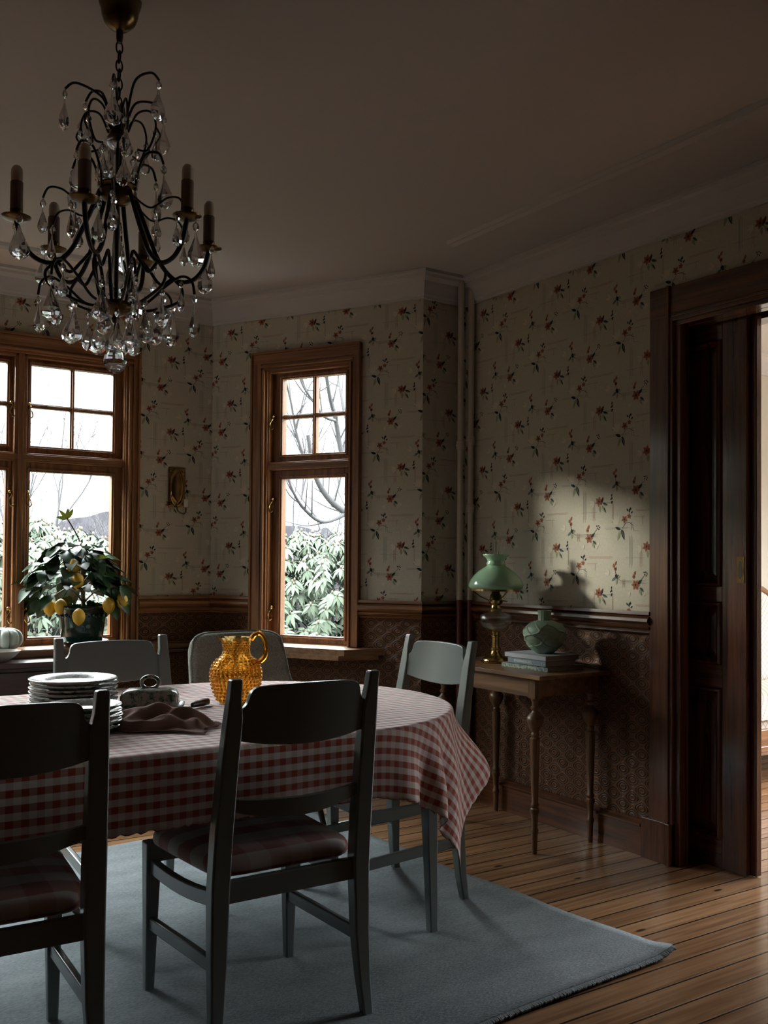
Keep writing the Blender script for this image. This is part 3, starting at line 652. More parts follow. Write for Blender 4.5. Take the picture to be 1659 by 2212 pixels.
window('window_3', (ELX, EY), AZ3, [(LA - 0.856, LA - 0.452)], (LA - 0.985, LA - 0.288), 'narrow wooden window out of view in the far angled bay wall', (0.075, 0.10))
portal('daylight_portal_wide', ((-0.461 + 1.762) / 2, CY + 0.20, 1.515), 0, 2.25, 1.56)
def at_frame(org, rz, s, y): return (org[0] + s * cos(rz) - y * sin(rz), org[1] + s * sin(rz) + y * cos(rz))
q = at_frame((CX, CY), AZ, 0.654, 0.20); portal('daylight_portal_narrow', (q[0], q[1], 1.515), AZ, 0.56, 1.56)
q = at_frame((ELX, EY), AZ3, LA - 0.654, 0.20); portal('daylight_portal_far', (q[0], q[1], 1.515), AZ3, 0.56, 1.56)

# continuous sill round the bay, chamfered at its end
def a_pt(s, y): return at_frame((CX, CY), AZ, s, y)
def a3_pt(s, y): return at_frame((ELX, EY), AZ3, s, y)
b = MB()
line = [a3_pt(LA - 1.06, 0.0), a3_pt(LA - 0.985, -0.15), a3_pt(LA - 0.12, -0.19), (CLX + .12, CY - .19), (0.0, CY - .20), (1.78, CY - .20), (1.90, CY - .09), (CX - .05, CY - .085), a_pt(0.05, -0.085), a_pt(0.24, -0.09), a_pt(0.30, -0.17), a_pt(0.985, -0.17), a_pt(1.13, 0.0)]
back = [a_pt(0.93, 0.0), a_pt(0.93, 0.05), a_pt(0.37, 0.05), a_pt(0.37, 0.0), (CX, CY), (1.76, CY), (1.76, CY + .05), (-0.45, CY + .05), (-0.45, CY), (CLX, CY), a3_pt(LA - .37, 0.0), a3_pt(LA - .37, .05), a3_pt(LA - .93, .05), a3_pt(LA - .93, 0)]
b.prism([(x, y, 0.735) for x, y in line + back], (0, 0, 0.033))
under = [(x + (0.4 - x) * 0.012, y + (4.9 - y) * -0.02 if False else y + 0.012, 0.712) for x, y in line]
b.prism([(x, y, z) for x, y, z in under] + [(x, y, 0.712) for x, y in back], (0, 0, 0.024))
struct(b.build('trim_23', 'sill', angle=25, bevel=0.004), 'golden brown wooden window sill running round the bay', 'window sill')

# heating pipes in the corner
def pipe(x, y, zc, label):
    r = thing('heating_pipe', label, 'pipe', (x, y, 0), 0, 'heating pipes in the corner')
    b = MB(); b.lathe([(0.0155, 1.027), (0.0155, H - 0.002)], seg=18); b.build('upper_length', 'pipe_cream', r, 60)['label'] = 'cream painted upper pipe'
    b = MB(); b.lathe([(0.0155, 0.002), (0.0155, 1.027)], seg=18); b.build('lower_length', 'pipe_red', r, 60)['label'] = 'oxblood painted lower pipe'
    for z in zc:
        b = MB(); b.lathe([(0.0155, z - .022), (0.020, z - .020), (0.020, z - .008), (0.0225, z - .006), (0.0225, z + .006), (0.020, z + .008), (0.020, z + .020), (0.0155, z + .022)], seg=18); b.build('coupling', 'pipe_cream', r, 30)
    return r
pipe(3.098, 3.955, (1.825,), 'thinner-looking cream pipe standing against the short return wall')
pipe(3.150, 3.935, (1.852, 1.50), 'cream pipe standing in front of the door wall nearest the green lamp')

# ------------------------------------------------------------------ sliding door and its frame (right wall)
r = thing('trim_24', 'dark red-brown varnished architrave round the wide doorway', 'door frame', (XR, EY, 0), -pi / 2, None, 'structure')
ja, jb = EY - 2.64, EY - 0.86
b = MB()
for x0, sg in ((ja, -1), (jb, 1)):
    for o0, o1, y in ((0.022, 0.118, -0.022), (0.010, 0.024, -0.034), (-0.004, 0.012, -0.026), (-0.030, -0.004, -0.008)):
        lo, hi = sorted((x0 + sg * o0, x0 + sg * o1)); b.box(lo, hi, y, 0.045, 0.0, 2.36 if o0 > 0.005 else 2.23)
b.build('side_casing', 'wood_z', r, angle=0, bevel=0.003)
b = MB()
for x0, sg in ((ja, -1), (jb, 1)):
    lo, hi = sorted((x0 + sg * 0.022, x0 + sg * 0.150)); b.box(lo, hi, -0.034, 0.0, 0.0, 0.168)
    lo, hi = sorted((x0 + sg * -0.004, x0 + sg * 0.022)); b.box(lo, hi, -0.042, 0.0, 0.0, 0.168)
b.build('plinth_block', 'wood_z', r, angle=0, bevel=0.003)
b = MB()
for z0, z1, y in ((2.237, 2.357, -0.022), (2.225, 2.239, -0.034), (2.212, 2.227, -0.026), (2.195, 2.213, -0.008)):
    b.box(ja - (0.118 if z0 > 2.236 else 0.0), jb + (0.118 if z0 > 2.236 else 0.0), y - .001, 0.045, z0, z1)
b.box(ja, jb, 0.045, 0.09, 2.195, 2.23); b.box(ja, jb, 0.175, 0.267, 2.195, 2.23)
b.build('head_casing', 'wood_x', r, angle=0, bevel=0.003)
b = MB(); b.box(ja - .02, ja, 0.0, 0.085, 0.0, 2.21); b.box(ja - .02, ja, 0.185, 0.267, 0.0, 2.21); b.box(jb, jb + .02, 0.0, 0.267, 0.0, 2.21); b.build('jamb', 'wood_z', r, angle=0, bevel=0.002)

d = thing('door_1', 'dark brown panelled sliding door half drawn out of its wall pocket', 'door', (3.291, 2.385, 0), 0, None, 'structure')
b = MB()          # local y runs along the wall away from the leading edge, x into the thickness
LW = 0.86; TOPZ = 2.205; ST = 0.112; PX0, PX1 = ST, LW - ST
rails = [(0.004, 0.115), (0.722, 0.815), (1.068, 1.130), (2.13, TOPZ)]
panels = [(0.115, 0.722), (0.815, 1.068), (1.130, 2.13)]
b.box(0, 0.052, 0, ST, 0.004, TOPZ); b.box(0, 0.052, PX1, LW, 0.004, TOPZ)
b.build('stile', 'door_z', d, angle=0, bevel=0.002)
b = MB()
for z0, z1 in rails: b.box(0.0005, 0.0515, PX0, PX1, z0, z1)
b.build('rail', 'door_x', d, angle=0, bevel=0.002)
for z0, z1 in panels:
    b = MB(); m = 0.026
    # bolection moulding: four mitred runs
    prof = [(0.0, 0.0), (-0.010, 0.004), (-0.013, 0.012), (-0.005, 0.018), (0.004, m), (0.014, m), (0.014, 0.0)]
    pr3 = lambda fx: [[fx(p) for p in prof]]
    ring = []
    for (y, z, sy, sz) in ((PX0, z0, 1, 1), (PX1, z0, -1, 1), (PX1, z1, -1, -1), (PX0, z1, 1, -1)):
        ring.append([(px, y + sy * o, z + sz * o) for px, o in prof])
    ring.append(ring[0]); b.loft(ring, True, False)
    b.build('panel_moulding', 'door_z', d, angle=20)
    b = MB(); y0, y1, a, c_ = PX0 + .012, PX1 - .012, z0 + .012, z1 - .012; e = 0.062
    b.box(0.018, 0.034, y0, y1, a, c_)
    b.loft([[(0.018, y0 + .03, a + .03), (0.018, y1 - .03, a + .03), (0.018, y1 - .03, c_ - .03), (0.018, y0 + .03, c_ - .03)], [(0.016, y0 + .05, a + .05), (0.016, y1 - .05, a + .05), (0.016, y1 - .05, c_ - .05), (0.016, y0 + .05, c_ - .05)], [(0.006, y0 + .052, a + .052), (0.006, y1 - .052, a + .052), (0.006, y1 - .052, c_ - .052), (0.006, y0 + .052, c_ - .052)]])
    b.build('panel', 'door_z', d, angle=0)
b = MB(); b.box(0.026, 0.060, -0.028, 0.0, 0.004, TOPZ); b.build('edge_strip', 'door_z', d, angle=0, bevel=0.004)
b = MB(); b.prism([(-0.003, 0.025 + 0.014 * cos(t) * 1.0, 1.198 + 0.045 * sin(t) * (1 if abs(sin(t)) < .8 else 1.06)) for t in [2 * pi * k / 20 for k in range(20)]], (0.002, 0, 0)); b.box(-0.002, 0.0005, 0.008, 0.042, 1.146, 1.250)
h = b.build('flush_pull', 'brass_dark', d, angle=30)
b = MB(); b.prism([(-0.0035, 0.025 + 0.009 * cos(t), 1.198 + 0.037 * sin(t)) for t in [2 * pi * k / 20 for k in range(20)]], (0.0008, 0, 0)); b.build('finger_recess', 'iron', h, angle=0)
b = MB(); b.box(0.012, 0.026, -0.002, 0.0, 1.14, 1.215); b.lathe([(0.005, -0.001), (0.005, 0.001)], (0.019, -0.003, 1.178), 12); b.build('lock_plate', 'iron', d, angle=0)

d2 = thing('door_light_block', 'unseen door leaf added across the doorway to block light from the next room', 'door', (3.291, 1.72, 0), 0, None, 'structure')  # added out of view to hold back light from the next room
b = MB(); b.box(0, .052, -.92, 0, .004, 2.205); b.build('leaf', 'door_z', d2, angle=0, bevel=.002)

# ------------------------------------------------------------------ the next room, seen past the door edge
N0, N1 = XR + 0.267, 7.0
def plain(name, lo, hi, label, cat, mat='cream'):
    b = MB(); b.box(lo[0], hi[0], lo[1], hi[1], lo[2], hi[2]); return struct(b.build(name, mat, angle=0), label, cat)
plain('wall_next_room_end', (N0, 4.25, 0), (N1, 4.40, H), 'sunlit cream wall of the next room behind the sofa', 'wall')
plain('wall_next_room_near', (N0, YB - .15, 0), (N1, YB, H), 'cream wall of the next room out of view', 'wall')
b = MB()
for z0, z1, y0, y1 in ((0, .6, YB, 4.25), (2.45, H, YB, 4.25), (.6, 2.45, YB, .8), (.6, 2.45, 3.1, 4.25)): b.box(N1 - .15, N1, y0, y1, z0, z1)
struct(b.build('wall_next_room_window', 'cream', angle=0), 'window wall of the next room out of view', 'wall')
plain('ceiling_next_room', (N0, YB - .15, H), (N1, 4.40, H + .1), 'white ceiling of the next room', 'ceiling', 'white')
plain('wall_pocket_end', (XR, EY, 0), (XR + .217, EY + .16, H), 'closed end of the door pocket inside the wall', 'wall')
b = MB(); b.loft([[(N0, 4.25 + y, z) for y, z in CROWN], [(N1 - .15, 4.25 + y, z) for y, z in CROWN]]); struct(b.build('trim_25', 'white', angle=30), 'white cornice of the next room', 'cornice')
portal('daylight_portal_next_room', (N1 + 0.02, 1.95, 1.525), -pi / 2, 2.3, 1.85)

# ------------------------------------------------------------------ rug, table, cloth
r = None
def rug():
    A_, B_, C_, D_ = (2.452, 2.042), (2.335, 4.11), (-0.35, 3.93), (-0.35, 1.86)   # near, far corners by the door wall; far, near corners off frame
    def hgt(x, y): return 0.003 * sin(x * 5.1 + y * 2.3) * sin(y * 4.7 - x) + 0.0035
    def fn(u, v, z=0):
        x0 = D_[0] + (A_[0] - D_[0]) * u; y0 = D_[1] + (A_[1] - D_[1]) * u; x1 = C_[0] + (B_[0] - C_[0]) * u; y1 = C_[1] + (B_[1] - C_[1]) * u
        x = x0 + (x1 - x0) * v; y = y0 + (y1 - y0) * v
        if u > .97: x += 0.012 * sin(v * 23) * 0.6 - 0.035 * sin(pi * v) * smooth(.9, 1, u)
        lift = 0.016 * exp(-(hypot(x - A_[0], y - A_[1]) / 0.05) ** 2)
        return (x, y, 0.004 + max(0, hgt(x, y)) + lift + z)
    b = MB(); b.grid(lambda u, v: fn(u, v, 0.007), 70, 60)
    ids = lambda i, j: i * 61 + j
    o = b.build('rug', 'rug', angle=60, solid=0.008)
    tag(o, 'large flat-woven grey-blue rug lying under the dining table', 'rug')
    fr = MB()
    for k in range(420):
        u = 0.45 + 0.55 * k / 420; p = Vector(fn(u, 0, 0.005)); fr.bar(p, p + Vector((0.002 * random.uniform(-1, 1), -0.012 - .006 * random.random(), -0.004)), 0.0035, 0.005)
    fr.build('edge_binding', 'rug', o, angle=0)
rug()

TZ = 0.747; TR = 0.605; TC0, TC1, TCY = 0.16, 1.445, 2.88
t = thing('dining_table', 'long grey-green dining table with rounded ends under the gingham cloth', 'table', (0.8, TCY, 0))
def stadium(rad, n=24, x0=TC0 - .8, x1=TC1 - .8):
    return [(x1 + rad * cos(a), rad * sin(a)) for a in [-pi / 2 + pi * k / n for k in range(n + 1)]] + [(x0 - rad * cos(a), rad * sin(a)) for a in [pi / 2 - pi * k / n for k in range(n + 1)]]
b = MB(); b.prism([(x, y, TZ - .03) for x, y in stadium(TR - .006)], (0, 0, .026)); b.build('table_top', 'paint', t, angle=30)
b = MB()
pts = [(1.07, -.30), (1.07, .30), (-1.07, .30), (-1.07, -.30)]
for k in range(4):
    p, q = pts[k], pts[(k + 1) % 4]; b.bar((*p, TZ - .075), (*q, TZ - .075), 0.02, 0.085)
b.build('apron', 'paint', t, angle=0, bevel=.002)
for x, y in ((1.105, -.315), (1.105, .315), (-1.105, .315), (-1.105, -.315)):
    b = MB(); s_ = 1 if x > 0 else -1; b.bar((x, y, 0.012), (x - s_ * .02, y * .98, TZ - .035), 0.028, 0.028, 0.052, 0.052, up=(0, 1, 0)); b.build('leg', 'paint', t, angle=0, bevel=.004)

def cloth():
    X0, X1, Y0, Y1 = -0.59, 2.195, TCY - 0.800, TCY + 0.800
    nx, ny = 280, 160; ft = TZ + 0.002; R = TR + 0.004
    b = MB()
    def pos(X, Y):
        cx = min(max(X, TC0), TC1); dx, dy = X - cx, Y - TCY
        if TC0 < cx < TC1: nx_, ny_ = 0.0, (1 if dy > 0 else -1); dist = abs(dy)
        else:
            dist = hypot(dx, dy); nx_, ny_ = (dx / dist, dy / dist) if dist > 1e-6 else (1, 0)
        d = dist - R
        wr = 0.0011 * sin(X * 31 + 2.2 * sin(Y * 13)) * sin(Y * 23 + X * 5) + 0.0008 * sin(X * 9 - Y * 47)
        if d <= 0: return (X, Y, ft + max(-.0004, wr) * smooth(0, 0.08, -d))
        rb = 0.012; arc = rb * pi / 2
        if d < arc: a = d / rb; out = rb * sin(a); z = ft - rb * (1 - cos(a))
        else: out = rb; z = ft - rb - (d - arc)
        px, py = cx + nx_ * R, TCY + ny_ * R
        tx, ty = -ny_, nx_
        th = math.degrees(atan2(ny_, abs(nx_))); curve = smooth(TC1 - 0.12, TC1 + 0.10, X) + smooth(-TC0 - 0.12, -TC0 + 0.10, -X)
        k = smooth(0.0, 0.24, d)
        # folds: radial waves gathered round the curved end, with the hanging corner flaring out
        f = 0.0; tt = 0.0
        for c0, w, am in ((-76, 5, .020), (-62, 5, .030), (-50, 6, .012), (-26, 10, .10), (-2, 7, .02), (10, 7, .02), (24, 6, .03), (45, 13, .085), (63, 6, .03)):
            g = exp(-((th - c0) / w) ** 2); f += am * g; tt += am * 0.35 * g * (th - c0) / w
        for c0, w, am in ((-69, 4, .022), (-57, 4, .03), (-10, 5, .03), (16, 5, .02), (34, 4, .025), (55, 4, .03)):
            f -= am * exp(-((th - c0) / w) ** 2)
        flat = (1 - curve) * (0.004 * sin(X * 11 + 1.0) + 0.003 * sin(X * 23))
        tt *= (1 if nx_ >= 0 else -1); out += k * (curve * (f + 0.012) * (1 + d) + flat) ; tt = k * curve * tt
        z += 0.0 * d
        return (px + nx_ * out + tx * tt, py + ny_ * out + ty * tt, z)
    def fn(u, v):
        X = X0 + (X1 - X0) * u; Y = Y0 + (Y1 - Y0) * v
        p = pos(X, Y)
        if u in (0, 1) or v in (0, 1):
            p = (p[0], p[1], p[2] + 0.004 * random.uniform(-1, 1))
        return p
    b.grid(fn, nx, ny, lambda u, v: (X0 + (X1 - X0) * u, Y0 + (Y1 - Y0) * v))
    o = b.build('tablecloth', 'cloth', angle=180, fix=False, solid=0.0012)
    tag(o, 'red and white gingham tablecloth hanging in folds over the dining table', 'tablecloth')
    for p in o.data.polygons: p.use_smooth = True
cloth()

# ------------------------------------------------------------------ painted dining chairs
def make_chair(label):
    t = thing('dining_chair', label, 'chair', (0, 0, 0), 0, 'grey-green painted dining chairs')
    pth = [(-.2175, -.226, 0), (-.2115, -.212, .10), (-.206, -.203, .22), (-.203, -.200, .40), (-.201, -.212, .54), (-.197, -.238, .72), (-.194, -.256, .83), (-.1925, -.264, .875), (-.191, -.274, .925)]
    for sg in (-1, 1):
        b = MB(); rings = []
        wid = [.030, .036, .044, .050, .050, .047, .044, .034, .031]; dep = [.026, .032, .038, .042, .042, .036, .032, .030, .028]
        for (x, y, z), w, d in zip(pth, wid, dep):
            x0, x1 = x - .5 * wid[min(4, 4)] * 0 - w / 2, x + w / 2
            # the outer face stays straight while the ear narrows on its inner side
            if z > .84: x0, x1 = x - .021, x - .021 + w
            rings.append([(sg * x0, y - d / 2, z), (sg * x1, y - d / 2, z), (sg * x1, y + d / 2, z), (sg * x0, y + d / 2, z)])
        b.loft(rings); b.build('rear_post', 'paint', t, angle=35, bevel=.006)
        b = MB(); b.bar((sg * .2205, .222, 0), (sg * .2165, .219, .424), .026, .026, .046, .044, up=(0, 1, 0)); b.build('front_leg', 'paint', t, angle=0, bevel=.005)
    # crest rail: curved board with scooped shoulders
    top = [(0, .908), (.05, .9075), (.10, .906), (.135, .903), (.146, .899), (.153, .892), (.157, .882), (.159, .872), (.163, .862), (.169, .854), (.177, .850), (.188, .8485)]
    def board(pts, botf, yf, th):
        b = MB(); xs = [(-x, z) for x, z in reversed(pts[1:])] + list(pts); rings = []
        for x, zt in xs:
            zb = botf(x); n = 5; y0 = lambda z: yf(x, z)
            fr = [(x, y0(zb + (zt - zb) * k / n) + th / 2, zb + (zt - zb) * k / n) for k in range(n + 1)]; bk = [(x, y0(zb + (zt - zb) * k / n) - th / 2, zb + (zt - zb) * k / n) for k in range(n, -1, -1)]
            rings.append(fr + bk)
        return b.loft(rings)
    yl = lambda z: -.212 - (z - .54) * .15
    cy = lambda x, z: yl(z) - .026 * (1 - (x / .19) ** 2) + .004
    board(top, lambda x: .7515 + .0215 * (x / .188) ** 2, cy, .017).build('crest_rail', 'paint', t, angle=35, bevel=.003)
    sl = [(0, .616), (.05, .617), (.10, .6185), (.15, .622), (.188, .626)]
    board(sl, lambda x: .566 + .030 * (x / .188) ** 2, cy, .016).build('lower_slat', 'paint', t, angle=35, bevel=.003)
    b = MB(); b.bar((-.19, -.200, .392), (.19, -.200, .392), .022, .056); b.bar((-.205, .219, .392), (.205, .219, .392), .022, .056)
    for sg in (-1, 1):      # side rails sag in a curve between the legs
        P_ = [(sg * (.2165 - .013 * u), .21 - .40 * u, .356 - .014 * sin(pi * u) + .022 * u) for u in [k / 8 for k in range(9)]]
        rings = [[(x - .011, y, z - .02), (x + .011, y, z - .02), (x + .011, y, z + .02), (x - .011, y, z + .02)] for x, y, z in P_]; b.loft(rings)
    b.build('seat_frame', 'paint', t, angle=30, bevel=.004)
    for sg in (-1, 1):
        b = MB(); b.bar((sg * .218, .219, .196), (sg * .205, -.205, .214), .020, .038); b.build('stretcher', 'paint', t, angle=0, bevel=.006)
    # cushion: rounded trapezoid pad
    b = MB(); n = 40
    def outl(k, f):
        a = 2 * pi * k / n; c_, s_ = cos(a), sin(a); e = 0.28
        x = abs(c_) ** e * (1 if c_ > 0 else -1); y = abs(s_) ** e * (1 if s_ > 0 else -1)
        hw = .205 + .030 * (y + 1) / 2
        return (x * hw * f, .022 + y * .212 * f + .004 * (1 - abs(x)))
    prof = [(.955, .420), (.99, .426), (1.0, .434), (.995, .446), (.97, .457), (.90, .465), (.75, .471), (.5, .476), (.25, .478), (.03, .479)]
    rings = [[(*outl(k, f), z) for k in range(n)] for f, z in prof]; uvs = [[(outl(k, f)[0] + .02 + (.434 - z) * 0, outl(k, f)[1] + (z - .48) * .8 * (-1 if outl(k, f)[1] < 0 else -0.2)) for k in range(n)] for f, z in prof]
    b.loft(rings, True, True, uvs); o = b.build('seat_cushion', 'seat', t, angle=60); o['label'] = 'red and white checked seat cushion'
    return t
ch = make_chair('grey-green dining chair in the near row, checked seat fully in view before the table edge')
ch.location = (1.197, 2.4185, 0.008)
dup(ch, (0.477, 2.385, 0.008), radians(-1.5), 'grey-green dining chair cut by the picture edge, its dark back before the plate stacks')
dup(ch, (1.955, 2.961, 0.008), radians(90), 'grey-green dining chair at the rounded table end with window light shining on its back')
dup(ch, (1.168, 3.315, 0.008), radians(180), 'grey-green dining chair on the window side of the table before the lemon tree')

# ------------------------------------------------------------------ grey upholstered shell chair
t = thing('upholstered_chair', 'grey tweed upholstered shell chair standing behind the amber jug', 'chair', (1.845, 3.70, 0.0), radians(184))
b = MB()
def shell(u, v):
    # u: -1..1 across, v: 0 seat front .. 1 top of back ; faces +y locally
    x = (u - .5) * 2
    if v < .45: y = .24 - .42 * v / .45; z = .44 - .02 * sin(pi * v / .45); w = .23
    else:
        k = (v - .45) / .55; y = -.18 - .03 * k - .05 * sin(k * pi / 2); z = .44 + .465 * k - .0; w = .235 - .0 * k
        z -= .032 * (abs(x) ** 8) * k
    wing = .10 * smooth(.2, .55, v) * (1 - smooth(.55, 1.0, v) * .45)
    w2 = w + (0.080 * exp(-((v - .47) / .19) ** 2)) - (.012 if v > .97 else 0) - .006 * smooth(.85, 1, v)
    return (x * w2, y + wing * abs(x) ** 2.4, z + .10 * abs(x) ** 3 * exp(-((v - .38) / .16) ** 2))
b.grid(lambda u, v: shell(u, v), 24, 36)
o = b.build('shell', 'tweed', t, angle=180, solid=0.045, sub=1)
b = MB()
P_ = [shell(u, 1.0) for u in [k / 30 for k in range(31)]]
b.tube([shell(0, v) for v in (.5, .6, .7, .8, .9)] + P_ + [shell(1, v) for v in (.9, .8, .7, .6, .5)], .006, 6); b.build('piping', 'tweed', t, angle=60)
for x, y in ((.17, .17), (-.17, .17), (.15, -.15), (-.15, -.15)):
    b = MB(); b.tube([(x * .8, y * .8, .42), (x * 1.25, y * 1.3, 0)], [.016, .010], 10); b.build('leg', 'iron', t, angle=60)

# ------------------------------------------------------------------ table ware
def plate_mesh(R):
    b = MB(); k = R / .134
    b.lathe([(.06 * k, 0), (.08 * k, .0), (.084 * k, .003), (.105 * k, .008), (.130 * k, .0155), (.134 * k, .018), (.1345 * k, .021), (.132 * k, .0225), (.127 * k, .0215), (.104 * k, .0155), (.088 * k, .0095), (.082 * k, .0075), (.05 * k, .0068), (.001, .0065)], seg=64)
    return b
def stack(name, R, n, c, pitch, lab, lab_top, group, jit):
    first = plate_mesh(R).build(name, 'spatter_rim', None, angle=50)
    ordn = ['lowest', 'second from below', 'third from below', 'fourth from below', 'fifth from below', 'sixth from below']
    for k in range(n):
        o = first if k == 0 else first.copy()
        if k: COL.objects.link(o)
        o.location = (c[0] + random.uniform(-jit, jit), c[1] + random.uniform(-jit, jit), TZ + 0.003 + k * pitch); o.rotation_euler = (radians(random.uniform(-.3, .3)), radians(random.uniform(-.3, .3)), random.uniform(0, 6))
        tag(o, lab_top if k == n - 1 else lab % ordn[k], 'plate', group)
stack('dinner_plate', .134, 7, (.882, 3.075), .0128, 'green-spattered cream dinner plate, %s in the taller stack', 'green-spattered cream dinner plate on top of the taller stack', 'tall stack of dinner plates', .002)
stack('side_plate', .103, 5, (.786, 2.650), .0135, 'green-spattered cream side plate, %s in the low stack', 'green-spattered cream side plate on top of the low stack by the napkin', 'low stack of side plates', .002)

t = thing('butter_dish', 'green-spattered ceramic butter dish with a ring-handled lid', 'butter dish', (1.065, 2.90, TZ + .003), radians(-24))
def rsq(w, d, z, e=.35, n=40): return [(abs(cos(a)) ** e * (1 if cos(a) > 0 else -1) * w, abs(sin(a)) ** e * (1 if sin(a) > 0 else -1) * d, z) for a in [2 * pi * k / n + .001 for k in range(n)]]
b = MB(); b.loft([rsq(.078, .048, 0), rsq(.084, .053, .004), rsq(.104, .068, .021), rsq(.106, .070, .024), rsq(.102, .067, .024), rsq(.084, .052, .009), rsq(.02, .012, .007)]); b.build('dish', 'spatter', t, angle=50)
b = MB(); b.loft([rsq(.088, .056, .012), rsq(.089, .057, .03), rsq(.087, .055, .052), rsq(.080, .049, .064), rsq(.066, .038, .070), rsq(.03, .018, .073), rsq(.002, .001, .074)]); lid = b.build('lid', 'spatter', t, angle=50)
b = MB(); ring = [(.026 * cos(a), 0, .090 + .019 * sin(a)) for a in [2 * pi * k / 28 for k in range(29)]]; b.tube(ring, .0058, 8, False); b.build('ring_handle', 'spatter', lid, angle=60)

t = thing('butter_knife', 'knife with a dark wooden handle lying behind the napkin', 'knife', (1.19, 2.885, TZ + .003), radians(32))
b = MB(); b.tube([(.012, 0, .011), (.03, 0, .012), (.07, 0, .012), (.098, 0, .012), (.104, 0, .012)], [.008, .0105, .012, .011, .004], 10, True, .8); b.build('handle', 'handle', t, angle=60)
b = MB(); b.prism([(.015, -.007, .006), (.01, .008, .006), (-.03, .014, .004), (-.075, .015, .002), (-.10, .008, .0015), (-.105, -.002, .0015), (-.06, -.010, .002), (-.02, -.009, .005)], (0, 0, .0014)); b.build('blade', 'steel', t, angle=0)

def napkin():
    b = MB(); rnd = random.Random(4)
    ridge = [(-.10, .02, .055, .03, 20), (-.02, .045, .052, .026, -25), (.06, .02, .036, .024, 35), (.03, -.035, .030, .022, 0), (-.07, -.03, .034, .026, 60), (.10, -.01, .02, .02, -40), (-.005, -.07, .026, .016, 8)]
    def fn(u, v):
        x = (u - .5) * .30; y = (v - .5) * .225
        e = 1 + .12 * sin(9 * atan2(y, x) + 1) ; q = (abs(x) / .15) ** 3 + (abs(y) / .112) ** 3
        x2 = x * (1 - .10 * q * (e - .6)) + .010 * sin(y * 40); y2 = y * (1 - .10 * q) + .012 * sin(x * 30)
        z = 0.006
        for cx, cy_, h, w, an in ridge:
            a = radians(an); p = (x - cx) * cos(a) + (y - cy_) * sin(a); s = -(x - cx) * sin(a) + (y - cy_) * cos(a)
            z += .78 * h * exp(-(p / .075) ** 2 - (s / w) ** 2)
        z += .004 * sin(x * 70 + y * 30) * exp(-q) + .003 * sin(y * 90 - x * 20)
        edge = smooth(.5, 1.3, q)
        return (x2, y2, max(.002, z * (1 - edge) + .004 * edge))
    b.grid(fn, 60, 46)
    o = b.build('napkin', 'napkin', angle=180, solid=.002, sub=1); o.location = (.995, 2.615, TZ + .004); o.rotation_euler = (0, 0, radians(-38))
    tag(o, 'crumpled mauve-brown linen napkin with a frayed edge lying on the gingham', 'napkin')
    fr = MB()
    for k in range(90):
        v = k / 90; p = Vector(fn(1.0, v)); fr.bar(p + Vector((0, 0, .001)), p + Vector((.009, rnd.uniform(-.004, .004), rnd.uniform(-.001, .003))), .0012, .0008)
    fr.build('fringe', 'napkin', o, angle=0)
napkin()

# amber hobnail jug
t = thing('glass_jug', 'amber hobnail glass jug with a loop handle standing on the gingham', 'jug', (1.375, 2.945, TZ + .003))
JP = [(.052, 0), (.056, .004), (.063, .016), (.075, .045), (.082, .075), (.0835, .095), (.079, .118), (.066, .138), (.052, .150), (.0445, .160), (.042, .172), (.0425, .185), (.0455, .198), (.0505, .211), (.0525, .2155)]
def jr(z):
    for (r0, z0), (r1, z1) in zip(JP, JP[1:]):
        if z <= z1: return r0 + (r1 - r0) * (z - z0) / (z1 - z0)
    return JP[-1][0]
b = MB()
spa = atan2(-RIGHT.y, -RIGHT.x)        # pouring lip points away from the handle
def lip(r, z, a):
    k = smooth(.185, .2155, z); d = (a - spa + pi) % (2 * pi) - pi
    return r + k * (.014 * exp(-(d / .35) ** 2) + .0025 * cos(6 * a))
inn = [(max(.002, r - .0035), z) for r, z in reversed(JP) if z > .003] + [(.03, .006), (.001, .006)]
b.lathe(JP + inn, seg=48, cap=True, rfn=lip)
def hob(z, a, s):
    r = jr(z); e = .002; sl = (jr(min(z + e, .215)) - jr(max(z - e, 0))) / (2 * e); n = Vector((cos(a), sin(a), -sl)).normalized()
    p = Vector((r * cos(a), r * sin(a), z)); q = n.orthogonal().normalized(); w = n.cross(q)
    rings = []
    for rr, h in ((s, -.001), (s * .92, s * .45), (s * .65, s * .95), (s * .25, s * 1.15)):
        rings.append([p + n * h + (q * cos(2 * pi * k / 8) + w * sin(2 * pi * k / 8)) * rr for k in range(8)])
    b.loft(rings)
for i, z in enumerate([.014, .026, .038, .050, .062, .074, .086, .098, .110, .121, .131, .140]):
    n = int(2 * pi * jr(z) / .0148)
    for k in range(n): hob(z, 2 * pi * (k + .5 * (i % 2)) / n, .0048)
for i, z in enumerate([.149, .157, .165, .173, .181, .189, .197]):
    for k in range(26): hob(z, 2 * pi * (k + .5 * (i % 2)) / 26, .0030)
b.build('body', 'amber', t, angle=60, fix=True)
b = MB(); hx, hy = RIGHT.x, RIGHT.y
pth = catmull([(.048, .208), (.060, .224), (.076, .228), (.090, .212), (.097, .185), (.096, .158), (.084, .140), (.068, .134)], 6)
b.tube([(hx * p.x, hy * p.x, p.y) for p in [Vector((q[0], q[1], 0)) for q in pth]], [.0085 + .0015 * sin(k) * 0 for k in range(len(pth))], 12); b.build('handle', 'amber_thick', t, angle=60)

